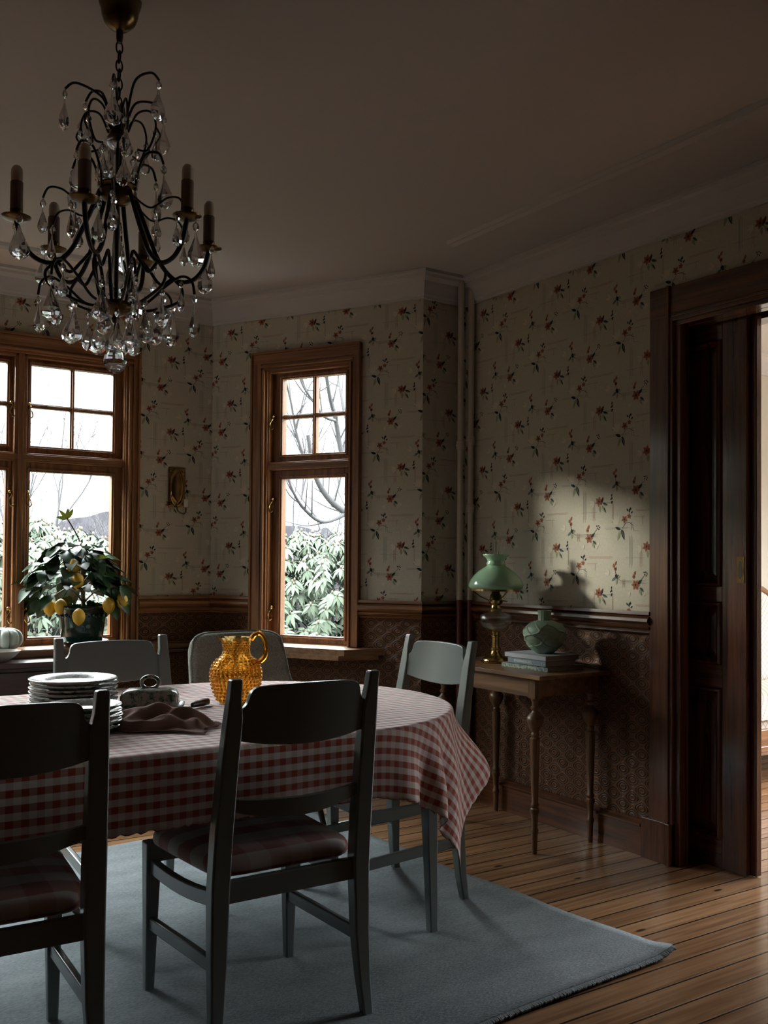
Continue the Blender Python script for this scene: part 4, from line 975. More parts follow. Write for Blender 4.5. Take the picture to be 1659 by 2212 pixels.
# ------------------------------------------------------------------ sideboard, bowl, pumpkin
t = thing('sideboard', 'long low dark wooden sideboard standing under the window sill', 'sideboard', (0.5, 4.92, 0))
b = MB(); b.box(-1.2, 1.10, -.135, .075, .70, .727); b.build('top', 'board', t, angle=0, bevel=.004)
b = MB(); b.box(-1.15, 1.06, -.10, .06, .08, .70); b.build('carcass', 'board', t, angle=0, bevel=.002)
for k in range(4):
    b = MB(); x = -1.12 + k * .545; b.box(x, x + .52, -.116, -.10, .12, .68); dd = b.build('door', 'board', t, angle=0, bevel=.003)
    b = MB(); b.ball((x + .48, -.125, .42), .012); b.build('knob', 'brass_dark', dd, angle=60)
for x in (-1.12, 1.03):
    for y in (-.08, .04):
        b = MB(); b.bar((x, y, 0), (x, y, .09), .04, .04, .05, .05, up=(0, 1, 0)); b.build('foot', 'board', t, angle=0)
b = MB(); b.lathe([(.035, 0), (.04, .002), (.072, .024), (.098, .05), (.1, .053), (.096, .052), (.068, .026), (.03, .010), (.001, .009)], seg=40)
o = b.build('bowl', 'bowl', angle=50); o.location = (1.045, 4.89, .727); tag(o, 'shallow grey stoneware bowl standing on the dark sideboard', 'bowl')
t = thing('ceramic_pumpkin', 'pale celadon ribbed ceramic pumpkin standing on the window sill', 'ornament', (1.105, 5.055, .768))
b = MB(); prof = [(.045 * sin(pi * k / 16) ** .0 if False else .088 * sin(pi * (k / 16)) ** .62, .055 - .055 * cos(pi * k / 16)) for k in range(17)]
b.lathe([(max(r, .001), z) for r, z in prof], seg=72, cap=False, rfn=lambda r, z, a: r * (1 - .26 * (1 - abs(sin(4.5 * a))) ** 2.2)); b.build('body', 'pumpkin', t, angle=80)
b = MB(); b.tube([(0, 0, .098), (.003, 0, .108), (.008, 0, .113)], [.011, .008, .006], 8); b.build('stalk', 'stem', t, angle=60)

# ------------------------------------------------------------------ lemon tree
t = thing('lemon_tree', 'bushy potted lemon tree bearing ripe lemons on the window sill', 'potted plant', (1.497, 5.085, .786))
b = MB(); b.lathe([(.098, 0), (.102, .004), (.113, .09), (.121, .155), (.123, .158), (.125, .172), (.129, .176), (.131, .190), (.127, .196), (.119, .194), (.112, .15), (.10, .14), (.001, .14)], seg=56)
for k in range(22):
    a = 2 * pi * k / 22
    b.ball((.124 * cos(a), .124 * sin(a), .147), .009, 8, 5); b.ball((.1215 * cos(a + .14), .1215 * sin(a + .14), .139), .006, 6, 4)
b.build('pot', 'pot', t, angle=50)
b = MB(); b.lathe([(.001, .141), (.07, .146), (.11, .141)], seg=20, cap=False); b.build('soil', 'stem', t, angle=60)
def leaf(b, p, d, up, L, w, droop=.25, n=4):
    d = Vector(d).normalized(); up = Vector(up); sd = d.cross(up)
    sd = sd.normalized() if sd.length > 1e-4 else Vector((1, 0, 0)); nn = sd.cross(d).normalized()
    rows = []
    for k in range(n + 1):
        u = k / n; h = w / 2 * (sin(pi * min(.985, max(.03, u)) ** .85)) ** .8; c_ = Vector(p) + d * (L * u) - nn * (droop * L * u * u) 
        rows.append([c_ - sd * h + nn * h * .28, c_, c_ + sd * h + nn * h * .28])
    b.loft(rows, False, False)
rn = random.Random(21); RT0 = Vector((RIGHT.x, RIGHT.y, 0))
b = MB()
# the crown is a low dome; leaves hang outwards and down
for k in range(150):
    a = rn.uniform(0, 2 * pi); q = rn.random(); el = q ** .8 * 1.35
    rr = .205 * cos(el) * rn.uniform(.62, 1.0) + .02; z = .235 + .30 * sin(el) * rn.uniform(.75, 1.0)
    p = Vector((rr * cos(a), rr * sin(a) * .72, z)) - RT0 * .04; d = Vector((cos(a + rn.uniform(-.6, .6)), sin(a + rn.uniform(-.6, .6)), rn.uniform(-.75, .25)))
    leaf(b, p, d, (rn.uniform(-.4, .4), rn.uniform(-.4, .4), 1), rn.uniform(.09, .122), rn.uniform(.062, .082), rn.uniform(.15, .5))
for px, pz in ((-.235, .20), (-.29, .19), (.19, .27), (.185, .22), (.13, .19), (-.19, .19), (.02, .19), (.06, .18), (-.07, .21), (.15, .25), (-.24, .26)):
    p = RIGHT * px; leaf(b, (p.x, p.y - .03, pz + .03), RIGHT * (.45 if px > 0 else -.6) + Vector((0, -.2, -.8)), (0, -.6, .5), .105, .066, .3)
b.build('foliage', 'leaf', t, angle=180, fix=False)
b = MB()
b.tube(catmull([(0, 0, .14), (.005, .003, .22), (-.006, 0, .33), (.01, .004, .44)], 4), [.011] * 13, 8)
for k in range(16):
    a = k * 2.4; z = .2 + .014 * k; b.tube(catmull([(0, 0, z), (.08 * cos(a), .06 * sin(a), z + .07), (.18 * cos(a), .13 * sin(a), z + .02)], 4), [.005, .005, .0045, .004, .004, .0035, .003, .003, .0025], 6)
b.tube(catmull([(.01, .004, .43), (-.03, -.02, .54), (-.10, -.05, .645)], 4), [.0038] * 9, 6)
b.build('branches', 'stem', t, angle=60)
b = MB()
for d, L in (((-.5, 0, .6), .06), ((.5, .1, .8), .065), ((-.9, -.1, .15), .055), ((.1, 0, 1), .055)): leaf(b, (-.10, -.05, .64), d, (0, -1, .3), L, .022, .1)
leaf(b, (.02, -.11, .44), (.7, -.3, .2), (0, -.7, .6), .07, .034, .3); b.build('new_shoot', 'leaf_new', t, angle=180, fix=False)
# lemons: (right, up-from-pot, towards viewer)
for px, pz, py in ((-.150, .185, .06), (-.083, .190, .09), (.030, .145, .155), (.152, .198, .05), (.212, .222, .02), (.02, .325, .15), (-.008, .395, .13)):
    p = RIGHT * px - Vector((FWD.x, FWD.y, 0)) * py
    b = MB(); pr = [(.0035, -.047), (.006, -.043), (.016, -.036), (.026, -.024), (.031, -.008), (.032, .004), (.029, .018), (.021, .030), (.011, .038), (.005, .041), (.001, .042)]
    b.lathe(pr, (p.x, p.y, pz), 20); b.build('lemon', 'lemon', t, angle=80)
b = MB(); b.lathe([(.07, 0), (.075, .002), (.095, .014), (.128, .024), (.135, .030), (.134, .033), (.126, .030), (.098, .019), (.001, .018)], seg=48)
o = b.build('saucer', 'pot', angle=50); o.location = (1.497, 5.085, .768); tag(o, 'bottle-green glazed saucer under the lemon tree pot', 'saucer')

# ------------------------------------------------------------------ side table with lamp, vase and books
t = thing('side_table', 'small wooden side table on turned legs standing against the dado', 'side table', (2.965, 3.375, 0))
b = MB(); 
for k in range(5):
    x0 = -.21 + k * .083; b.box(x0, x0 + .0822, -.395, .395, .735, .752)
b.build('top', 'side_x', t, angle=0, bevel=.0015)
b = MB(); 
for sy in (-1, 1): b.box(-.165, .165, sy * .318 - .010, sy * .318 + .010, .655, .735)
for sx in (-1, 1): b.box(sx * .172 - .010, sx * .172 + .010, -.31, .31, .655, .735)
b.build('apron', 'side_x', t, angle=0, bevel=.001)
lp = [(.010, 0), (.0115, .01), (.0125, .05), (.0135, .085), (.017, .092), (.017, .102), (.0125, .108), (.0135, .14), (.015, .165), (.0195, .175), (.0195, .188), (.014, .194), (.018, .200), (.018, .208), (.0135, .214), (.016, .30), (.0195, .42), (.0205, .464), (.0215, .474), (.021, .482), (.014, .488), (.0165, .496), (.017, .502), (.013, .508), (.027, .532), (.0345, .552), (.036, .562), (.034, .572), (.024, .583), (.0135, .594), (.0125, .600), (.018, .606), (.018, .613), (.0125, .619), (.0135, .636), (.019, .645), (.019, .65)]
for x, y in ((-.163, -.318), (.163, -.318), (-.163, .318), (.163, .318)):
    b = MB(); b.lathe(lp, (x, y, 0), 24); b.box(x - .021, x + .021, y - .021, y + .021, .650, .735); b.build('leg', 'side_z', t, angle=40)

t = thing('oil_lamp', 'brass oil lamp with a green opal glass shade on the side table', 'lamp', (2.962, 3.505, .752))
b = MB(); b.lathe([(.064, 0), (.068, .002), (.070, .008), (.062, .012), (.060, .020), (.050, .026), (.034, .032), (.026, .040), (.020, .052), (.0195, .060), (.022, .063), (.022, .068), (.0175, .072), (.0165, .118), (.021, .121), (.021, .126), (.015, .131), (.018, .140), (.022, .147), (.012, .154)], seg=36); b.build('base', 'brass', t, angle=45)
b = MB(); b.lathe([(.020, .152), (.040, .158), (.062, .168), (.074, .184), (.0775, .202), (.0765, .216), (.072, .224), (.058, .230), (.036, .236), (.026, .246), (.022, .246), (.033, .232), (.054, .226), (.066, .219), (.071, .203), (.068, .186), (.057, .172), (.036, .162), (.001, .158)], seg=40, rfn=lambda r, z, a: r * (1 - (.035 * abs(sin(6 * a)) if .16 < z < .225 and r > .05 else 0))); b.build('oil_font', 'clear', t, angle=60)
b = MB(); b.lathe([(.026, .244), (.028, .25), (.022, .256), (.020, .268), (.026, .274), (.033, .282), (.034, .292), (.028, .298), (.026, .316), (.020, .322), (.018, .350), (.016, .352)], seg=32); br = b.build('burner', 'brass', t, angle=45)
b = MB(); b.tube([(.033, .0, .288), (.05, 0, .288), (.062, 0, .286)], .0025, 6); b.lathe([(.009, -.002), (.009, .002)], (.062, 0, .286), 10); b.build('wick_knob', 'brass', br, angle=50)
b = MB()
for k in range(3):
    a = 2 * pi * k / 3 + .35; b.tube([(.03 * cos(a), .03 * sin(a), .290), (.07 * cos(a), .07 * sin(a), .308), (.113 * cos(a), .113 * sin(a), .340)], .0024, 6)
b.loft([[(r_ * cos(2 * pi * k / 40), r_ * sin(2 * pi * k / 40), z) for k in range(40)] for r_, z in ((.112, .336), (.118, .336), (.118, .346), (.112, .346), (.112, .336))], True, False); b.build('shade_holder', 'brass', t, angle=40)
b = MB(); so = [(.116, .344), (.124, .349), (.128, .358), (.127, .368), (.119, .388), (.104, .408), (.084, .427), (.062, .442), (.048, .450), (.042, .455), (.0445, .461), (.0445, .466), (.040, .472), (.0405, .478), (.048, .490), (.060, .500), (.063, .503), (.062, .507)]
b.lathe(so + [(max(.03, r - .003), z) for r, z in reversed(so)], seg=56, cap=False); b.build('shade', 'opal', t, angle=70)
b = MB(); b.lathe([(.016, .345), (.024, .37), (.024, .40), (.0145, .45), (.0135, .572), (.0125, .572), (.0135, .45), (.0225, .40), (.0225, .37), (.0145, .345)], seg=28, cap=False); b.build('chimney', 'clear', t, angle=70)

def book(name, label, w, l, h, loc, rz, cover, pages='paperblock', group='books under the green vase'):
    """spine along y at x=-w/2"""
    t = thing(name, label, 'book', loc, rz, group)
    c = MB(); c.box(-w / 2, w / 2, -l / 2, l / 2, 0, .0025); c.box(-w / 2, w / 2, -l / 2, l / 2, h - .0025, h); c.box(-w / 2, -w / 2 + .003, -l / 2, l / 2, 0, h); c.build('cover', cover, t, angle=0, bevel=.0008)
    p = MB(); p.box(-w / 2 + .003, w / 2 - .004, -l / 2 + .003, l / 2 - .003, .0025, h - .0025); p.build('page_block', pages, t, angle=0)
    return t
book('book', 'green patterned book lying lowest under the vase', .225, .29, .021, (2.998, 3.225, .752), radians(2), 'book_flower')
bb = book('book', 'slate-blue book with white spine lettering between two others', .175, .245, .026, (2.972, 3.205, .773), radians(0), 'book_blue')
book('book', 'pale grey book lying topmost directly under the vase', .205, .262, .021, (2.985, 3.215, .799), radians(1), 'book_grey')
def lettering(txt, size, parent, x, y, z):
    cu = bpy.data.curves.new('title_lettering', 'FONT'); cu.body = txt; cu.size = size; cu.align_x = 'CENTER'; cu.align_y = 'CENTER'; cu.extrude = .0002; cu.space_character = 1.05
    tmp = bpy.data.objects.new('tmp', cu); COL.objects.link(tmp)
    me = bpy.data.meshes.new_from_object(tmp.evaluated_get(bpy.context.evaluated_depsgraph_get())); bpy.data.objects.remove(tmp)
    me.name = 'title_lettering'; me.materials.clear(); me.materials.append(MD['lettering'])
    o = bpy.data.objects.new('title_lettering', me); COL.objects.link(o); o.parent = parent
    # text x -> -y, text y -> +z, normal -> -x
    o.matrix_local = Matrix(((0, 0, -1, x), (-1, 0, 0, y), (0, 1, 0, z), (0, 0, 0, 1)))
    return o
lettering('BYGGNADSVÅRD', .0145, bb, -.0879, .022, .013)['label'] = 'white spine title'
lettering('X', .009, bb, -.0879, -.098, .013)['label'] = 'small white spine mark'

t = thing('vase', 'sage green bulbous vase with carved leaf relief and fluted neck on the books', 'vase', (2.982, 3.195, .820))
VB = [(.030, 0), (.040, .003), (.052, .012), (.066, .026), (.080, .046), (.089, .066), (.0925, .084), (.091, .100), (.083, .117), (.068, .131), (.048, .141), (.030, .146)]
def vr(r, z, a):
    if z > .140 or z < .004: return r
    k = 0.0
    for q in (-1, 1):
        s_ = sin(3 * a + q * 1.5 * sin(2 * pi * z / .105 + .9 + .6 * sin(2 * a)) + .6 * sin(a + z * 20)); k = max(k, exp(-(s_ / .13) ** 2))
    return r * (1 + .06 * k * smooth(.0, .03, z))
fine = []
for (r0, z0), (r1, z1) in zip(VB, VB[1:]):
    for k in range(8): fine.append((r0 + (r1 - r0) * k / 8, z0 + (z1 - z0) * k / 8))
b = MB(); b.lathe(fine + [VB[-1]], seg=256, rfn=vr); b.build('body', 'vase', t, angle=80)
b = MB(); nk = [(.030, .143), (.0275, .150), (.0265, .165), (.0275, .180), (.029, .188), (.029, .190), (.024, .190), (.022, .175), (.001, .160)]
b.lathe(nk, seg=80, rfn=lambda r, z, a: r * (1 + (.06 * abs(sin(7 * a)) if r > .024 else 0))); b.build('neck', 'vase', t, angle=50)

# ------------------------------------------------------------------ brass candle sconce on the bay wall
t = thing('wall_sconce', 'small brass wall sconce with a rectangular reflector plate beside the wide window', 'sconce', (2.045, CY, 1.63))
b = MB(); b.grid(lambda u, v: ((u - .5) * .098, -.006 - .016 * smooth(1.15, .75, ((u - .5) / .40) ** 2 + ((v - .5) / .43) ** 2)  * (1 - (abs(u - .5) * 2) ** 4), (v - .5) * .222), 20, 30)
for k in range(4):
    x, z = (-.037 if k % 2 else .037), (-.092 if k < 2 else .092); b.ball((x, -.010, z), .006, 8, 5)
b.build('reflector_plate', 'sconce', t, angle=60, solid=.003)
b = MB(); b.tube(catmull([(.0, -.008, -.10), (.0, -.03, -.135), (.022, -.06, -.15), (.028, -.075, -.135), (.028, -.075, -.118)], 5), .004, 8); b.lathe([(.004, -.03), (.016, -.030), (.004, -.026), (.0045, -.004), (.017, -.002), (.017, .0)], (.028, -.075, -.115), 16); b.build('candle_arm', 'brass_dark', t, angle=50)
b = MB(); b.lathe([(.0105, 0), (.0105, .044), (.009, .046), (.001, .045)], seg=16); o = b.build('candle', 'wax', angle=60); o.location = (2.073, CY - .075, 1.515); tag(o, 'short white candle stub standing in the brass wall sconce', 'candle')

# ------------------------------------------------------------------ chandelier over the table
CHX, CHY = 0.815, 2.51
t = thing('chandelier', 'bronze chandelier hung with cut crystal drops and six candle lamps', 'chandelier', (CHX, CHY, 0))
FW = Vector((FWD.x, FWD.y, 0)).normalized(); RT = Vector((RIGHT.x, RIGHT.y, 0)).normalized()
def pol(r, a, z): a = radians(a); p = RT * (r * cos(a)) + FW * (r * sin(a)); return Vector((p.x, p.y, z))
b = MB(); b.lathe([(.001, 2.615), (.012, 2.617), (.026, 2.624), (.040, 2.638), (.047, 2.655), (.049, 2.672), (.054, 2.686), (.056, 2.697), (.050, 2.6995)], seg=36, cap=False); b.build('canopy', 'brass_dark', t, angle=60)
b = MB(); b.lathe([(.007, 2.585), (.009, 2.60), (.009, 2.618)], seg=12)
for k in range(9):
    z = 2.572 - k * .0245; ax = k % 2
    ring = [((.0085 * cos(a)) * (1 - ax), (.0085 * cos(a)) * ax, z + .0165 * sin(a)) for a in [2 * pi * j / 16 for j in range(17)]]; b.tube(ring, .0024, 6, False)
b.build('chain', 'iron', t, angle=60)
b = MB(); b.lathe([(.004, 2.36), (.004, 1.79)], seg=10); b.build('rod', 'iron', t, angle=60)
def hub(prof): 
    b = MB(); b.lathe(prof, seg=32); return b.build('hub', 'brass_dark', t, angle=45)
hub([(.006, 2.318), (.020, 2.320), (.030, 2.328), (.024, 2.338), (.020, 2.348), (.030, 2.354), (.028, 2.360), (.008, 2.372), (.006, 2.385)])
hub([(.010, 2.150), (.028, 2.158), (.046, 2.172), (.050, 2.186), (.046, 2.192), (.052, 2.198), (.050, 2.204), (.026, 2.212), (.016, 2.222)])
hub([(.001, 1.838), (.008, 1.840), (.012, 1.848), (.008, 1.856), (.022, 1.862), (.040, 1.870), (.048, 1.882), (.044, 1.890), (.030, 1.896), (.012, 1.902)])
b = MB(); b.lathe([(.010, 2.224), (.016, 2.228), (.012, 2.24), (.014, 2.262), (.020, 2.29), (.028, 2.312), (.034, 2.318), (.026, 2.319), (.010, 2.30)], seg=24); b.build('glass_baluster', 'crystal', t, angle=50)
b = MB(); b.lathe([(.008, 2.10), (.010, 2.06), (.013, 2.02), (.019, 1.99), (.026, 1.965), (.024, 1.94), (.012, 1.93), (.014, 1.92), (.020, 1.915), (.014, 1.905)], seg=16); b.build('glass_spindle', 'crystal', t, angle=30)
rn = random.Random(3)
ANG = [28, 88, 148, 208, 268, 328]
drops = []     # (point, kind) to hang crystals from
for k, a in enumerate(ANG):
    # candle arm
    b = MB(); b.tube(catmull([pol(.045, a, 2.185), pol(.062, a, 2.14), pol(.088, a, 2.075), pol(.118, a, 2.012), pol(.160, a, 1.975), pol(.205, a, 1.982), pol(.236, a, 2.020), pol(.250, a, 2.070)], 6), .0062, 8); b.build('candle_arm', 'iron', t, angle=60)
    # scroll from the arm down to the lower hub
    b = MB(); b.tube(catmull([pol(.15, a, 1.979), pol(.118, a, 1.958), pol(.088, a, 1.990), pol(.060, a, 2.02) if k % 2 else pol(.066, a, 2.01), pol(.052, a, 1.965), pol(.046, a, 1.92), pol(.036, a, 1.888)], 6), .0044, 8)
    b.tube(catmull([pol(.155, a, 1.976), pol(.178, a, 1.950), pol(.168, a, 1.918), pol(.115, a, 1.892), pol(.070, a, 1.880), pol(.040, a, 1.882)], 6), .004, 8); b.build('scroll', 'iron', t, angle=60)
    a2 = a + 30
    # lower outward scroll with hanging drops
    b = MB(); b.tube(catmull([pol(.044, a2, 1.884), pol(.085, a2, 1.895), pol(.130, a2, 1.935), pol(.172, a2, 1.962), pol(.200, a2, 1.950), pol(.208, a2, 1.915)], 6), .0036, 7); b.build('lower_arm', 'iron', t, angle=60); drops += [(pol(.208, a2, 1.915), 'L'), (pol(.172, a2, 1.955), 'M')]
    # crown arms
    top = 2.43 + .045 * rn.random(); rr = .105 + .045 * rn.random()
    b = MB(); b.tube(catmull([pol(.022, a + 10, 2.352), pol(.030, a + 10, 2.40), pol(.052, a + 10, top), pol(rr * .8, a + 10, top + .012), pol(rr, a + 10, top - .012)], 6), .0034, 7); b.build('crown_arm', 'iron', t, angle=60); drops += [(pol(rr, a + 10, top - .012), 'L')]
    b = MB(); b.tube(catmull([pol(.026, a2, 2.345), pol(.050, a2, 2.395), pol(.085, a2, 2.400), pol(.100, a2, 2.360), pol(.080, a2, 2.30), pol(.052, a2, 2.300)], 6), .003, 7); b.tube(catmull([pol(.100, a2, 2.360), pol(.112, a2, 2.335), pol(.100, a2, 2.315)], 5), .0025, 6); b.build('crown_scroll', 'iron', t, angle=60); drops += [(pol(.100, a2, 2.356), 'M'), (pol(.052, a2, 2.30), 'M')]
    # middle arms curling up beside the glass baluster
    b = MB(); b.tube(catmull([pol(.048, a2 - 6, 2.19), pol(.060, a2 - 6, 2.25), pol(.080, a2 - 6, 2.285), pol(.112, a2 - 6, 2.285), pol(.126, a2 - 6, 2.255)], 6), .0034, 7); b.build('middle_arm', 'iron', t, angle=60); drops += [(pol(.126, a2 - 6, 2.255), 'L')]
    b = MB(); b.tube(catmull([pol(.05, a + 14, 2.17), pol(.10, a + 14, 2.135), pol(.150, a + 14, 2.155), pol(.185, a + 14, 2.150), pol(.20, a + 14, 2.120)], 6), .0028, 7); b.build('drop_arm', 'iron', t, angle=60); drops += [(pol(.20, a + 14, 2.12), 'M'), (pol(.118, a + 14, 2.135), 'M')]
    # drip pan and candle
    c0 = pol(.25, a, 0)
    b = MB(); b.lathe([(.006, 2.066), (.018, 2.068), (.034, 2.074), (.0365, 2.078), (.033, 2.078), (.014, 2.073), (.013, 2.085), (.016, 2.090), (.016, 2.096), (.013, 2.098)], (c0.x, c0.y, 0), 28); b.build('drip_pan', 'brass_dark', t, angle=45)
    b = MB(); b.lathe([(.0155, 2.094), (.0155, 2.164), (.0148, 2.166)], (c0.x, c0.y, 0), 20); sl = b.build('candle_sleeve', 'sleeve', t, angle=50)
    b = MB(); b.lathe([(.0128, 2.165), (.0142, 2.172), (.0145, 2.188), (.013, 2.199), (.008, 2.206), (.001, 2.209)], (c0.x, c0.y, 0), 20); b.build('bulb', 'bulb', t, angle=70)
    for da in (-6, 6): drops.append((pol(.25, a + da * 1.3, 2.076), 'M' if da < 0 else 'L'))
    drops += [(pol(.105, a, 1.892), 'L'), (pol(.05, a + 20, 1.87), 'L'), (pol(.155, a + 5, 1.915), 'L')]
# cut crystal drops: a bead and a faceted pear
def drop_mesh(s, w, bead=True):
    b = MB(); L = .066 * s; n = 8; rings = []
    if bead:
        rings0 = [[(rr * cos(2 * pi * k / n), .75 * rr * sin(2 * pi * k / n), z) for k in range(n)] for rr, z in ((.001, -.002), (.0055, -.006), (.0072, -.011), (.0055, -.016), (.001, -.020))]; b.loft(rings0)
    z0 = -.021 if bead else -.002
    for u, rr in ((0, .08), (.18, .22), (.42, .60), (.62, .93), (.74, 1.0), (.86, .85), (.95, .5), (1.0, .12)):
        o = .2 if int(u * 100) % 2 else 0
        rings.append([(w * s * .0185 * rr * cos(2 * pi * (k + o) / n), .0105 * s * rr * sin(2 * pi * (k + o) / n), z0 - L * u) for k in range(n)])
    b.loft(rings)
    b.tube([(0, 0, .004), (0, 0, -.003)], .001, 5)
    return b
mL = drop_mesh(1.0, 1.0).mesh('crystal_drop', 'crystal'); mM = drop_mesh(.78, .86).mesh('crystal_drop_small', 'crystal')
for p, kd in drops:
    o = bpy.data.objects.new('crystal_drop', mL if kd == 'L' else mM); COL.objects.link(o); o.parent = t
    o.location = p; o.rotation_euler = (rn.uniform(-.06, .06), rn.uniform(-.06, .06), rn.uniform(0, pi)); s = rn.uniform(1.12, 1.38); o.scale = (s, s, s)
b = MB(); n = 10; b.lathe([(.0015, 1.708), (.012, 1.7095), (.022, 1.716), (.0285, 1.727), (.031, 1.740), (.0285, 1.753), (.022, 1.764), (.012, 1.7705), (.005, 1.773), (.0015, 1.79)], seg=n); b.build('crystal_ball', 'crystal', t, angle=0)

# ------------------------------------------------------------------ sofa in the next room
t = thing('sofa', 'carved walnut sofa with pale diamond-patterned upholstery in the next room', 'sofa', (5.42, 3.72, 0))
b = MB(); b.box(-.80, .80, -.38, .34, .30, .36)
b.grid(lambda u, v: ((u - .5) * 1.60, -.40 + .72 * v, .36 + .12 * (1 - abs(2 * u - 1) ** 8) * (1 - abs(2 * v - 1) ** 6)), 30, 20); b.build('seat', 'damask', t, angle=60)
def topz(x): return .74 + .33 * (.5 - .5 * cos(pi * min(1, (x + .85) / .6))) if x < -.25 else (1.07 if x < .25 else .74 + .33 * (.5 - .5 * cos(pi * min(1, (.85 - x) / .6))))
b = MB(); b.grid(lambda u, v: ((u - .5) * 1.62, .22 + .12 * v - .05 * (1 - (2 * v - 1) ** 2), .46 + (topz((u - .5) * 1.62) - .48) * v), 36, 14); b.build('back', 'damask', t, angle=60, solid=.04)
b = MB(); b.tube([((u - .5) * 1.68, .335, topz((u - .5) * 1.68)) for u in [k / 40 for k in range(41)]], .026, 10)
b.tube([((u - .5) * 1.64, .318, topz((u - .5) * 1.64) - .04) for u in [k / 40 for k in range(41)]], .010, 8); b.build('carved_top_rail', 'carved', t, angle=60)
b = MB(); b.box(-.84, .84, -.41, -.37, .17, .31); b.box(-.84, .84, -.415, -.405, .19, .22); b.box(-.84, -.80, -.41, .34, .17, .31); b.box(.80, .84, -.41, .34, .17, .31); b.box(-.84, .84, .31, .345, .17, .34); b.build('seat_rail', 'carved', t, angle=0, bevel=.004)
for x in (-.80, .80):
    for y in (-.38, .31):
        b = MB(); b.tube(catmull([(x, y, .20), (x * 1.02, y * 1.04, .12), (x, y, .05), (x * 1.02, y * 1.06, 0)], 4), [.034 - .0017 * k for k in range(13)], 10); b.build('leg', 'carved', t, angle=60)
for sx in (-1, 1):
    b = MB(); b.tube(catmull([(sx * .80, .30, .72), (sx * .86, .1, .66), (sx * .87, -.15, .62), (sx * .84, -.30, .55), (sx * .82, -.36, .34)], 5), .022, 10); b.build('arm', 'carved', t, angle=60)

# ------------------------------------------------------------------ the garden
b = MB(); b.prism([(-45, 5.6, -.75), (60, 5.6, -.75), (60, 90, -.75), (-45, 90, -.75)], (0, 0, -.3)); struct(b.build('ground', 'grass', angle=0), 'dull winter lawn outside the windows', 'ground')
def rhodo_mesh(seed, R, Hh, n):
    rnd = random.Random(seed); b = MB(); bd = MB()
    for k in range(n):
        a = rnd.uniform(0, 2 * pi); el = math.asin(rnd.uniform(-.12, 1) ); lob = 1 + .10 * sin(5 * a + seed) + .08 * sin(9 * el + 3 * a) 
        q = rnd.choice((1, 1, 1, .93, .86)); rr = R * lob * q
        p = Vector((rr * cos(el) * cos(a), rr * cos(el) * sin(a), Hh * (.28 + .72 * max(-.3, sin(el))) * (.93 + .07 * lob) * (q * .5 + .5)))
        n_ = Vector((cos(el) * cos(a), cos(el) * sin(a), .6 + .8 * sin(el))).normalized()
        t1 = n_.orthogonal().normalized(); t2 = n_.cross(t1); m = rnd.randint(7, 10); ph = rnd.uniform(0, 6)
        s = rnd.uniform(.8, 1.15)
        for j in range(m):
            th = ph + 2 * pi * j / m + rnd.uniform(-.2, .2); d = (t1 * cos(th) + t2 * sin(th)) + n_ * rnd.uniform(-.5, .25) + Vector((0, 0, -.35))
            leaf(b, p, d, n_, .135 * s * rnd.uniform(.85, 1.1), .042 * s, .35, 3)
        bd.ball(p + n_ * .015, .012, 6, 4, 1.8)
    return b, bd
r1, bd1 = rhodo_mesh(5, 1.6, 2.3, 1150); mr = r1.mesh('rhododendron_foliage', 'rhodo'); mb_ = bd1.mesh('rhododendron_buds', 'bud')
st = MB()
for k in range(26):
    a = k * 2.4; st.tube(catmull([(0, 0, 0), (.4 * cos(a), .4 * sin(a), .7), (1.1 * cos(a), 1.1 * sin(a), 1.0 + .03 * k)], 4), [.03, .028, .026, .024, .02, .018, .015, .012, .01], 6)
ms = st.mesh('rhododendron_stems', 'twig')
for me in (mr, ms, mb_): me.shade_smooth()
first = None
for k, (x, y, s, rz, lab) in enumerate([(5.35, 9.3, 1.0, 0.3, 'pale green rhododendron bush filling the lower half of the narrow window'), (6.9, 10.9, .98, 2.0, 'rhododendron bush standing behind the one outside the narrow window'), (2.35, 10.6, 1.05, 4.1, 'rhododendron bush seen through the wide window behind the lemon tree'), (4.2, 11.4, .92, 5.0, 'lower rhododendron bush showing at the casing side of the wide window'), (-.4, 10.4, .95, 1.1, 'rhododendron bush behind the light cut by the picture edge'), (-4.3, 9.0, 2.1, 3.3, 'unseen oversized rhododendron added to block sun from the far bay window')]):  # last bush is unseen, added to keep sun out of the far bay window
    t = thing('rhododendron_bush', lab, 'bush', (x, y, -.75), rz, 'rhododendron bushes in the garden')
    for nm, me in (('foliage', mr), ('stems', ms), ('buds', mb_)):
        o = bpy.data.objects.new(nm, me); COL.objects.link(o); o.parent = t
    t.scale = (s, s, s)
def bare_tree(seed, hgt, spread, lean, depth=5, r0=.07, up=.35):
    rnd = random.Random(seed); b = MB()
    def grow(p, d, L, r, k):
        pts = [p]; rad = [r]; dd = Vector(d)
        for j in range(4):
            dd = (dd + Vector((rnd.uniform(-.18, .18), rnd.uniform(-.18, .18), rnd.uniform(-.08, .14)))).normalized(); pts.append(pts[-1] + dd * L / 4); rad.append(r * (1 - .1 * (j + 1)))
        b.tube(pts, rad, 5, False)
        if k == 0: return
        for j in range(3 if k > 1 else 4):
            q = pts[rnd.choice((2, 3, 4, 4))]; v = Vector((rnd.uniform(-1, 1), rnd.uniform(-1, 1), rnd.uniform(-.25, .8))) * spread + dd * .75 + Vector((0, 0, up * .4)); grow(q, v.normalized(), L * rnd.uniform(.6, .8), r * rnd.uniform(.45, .62), k - 1)
    grow(Vector((0, 0, 0)), Vector(lean), hgt, r0, depth); return b
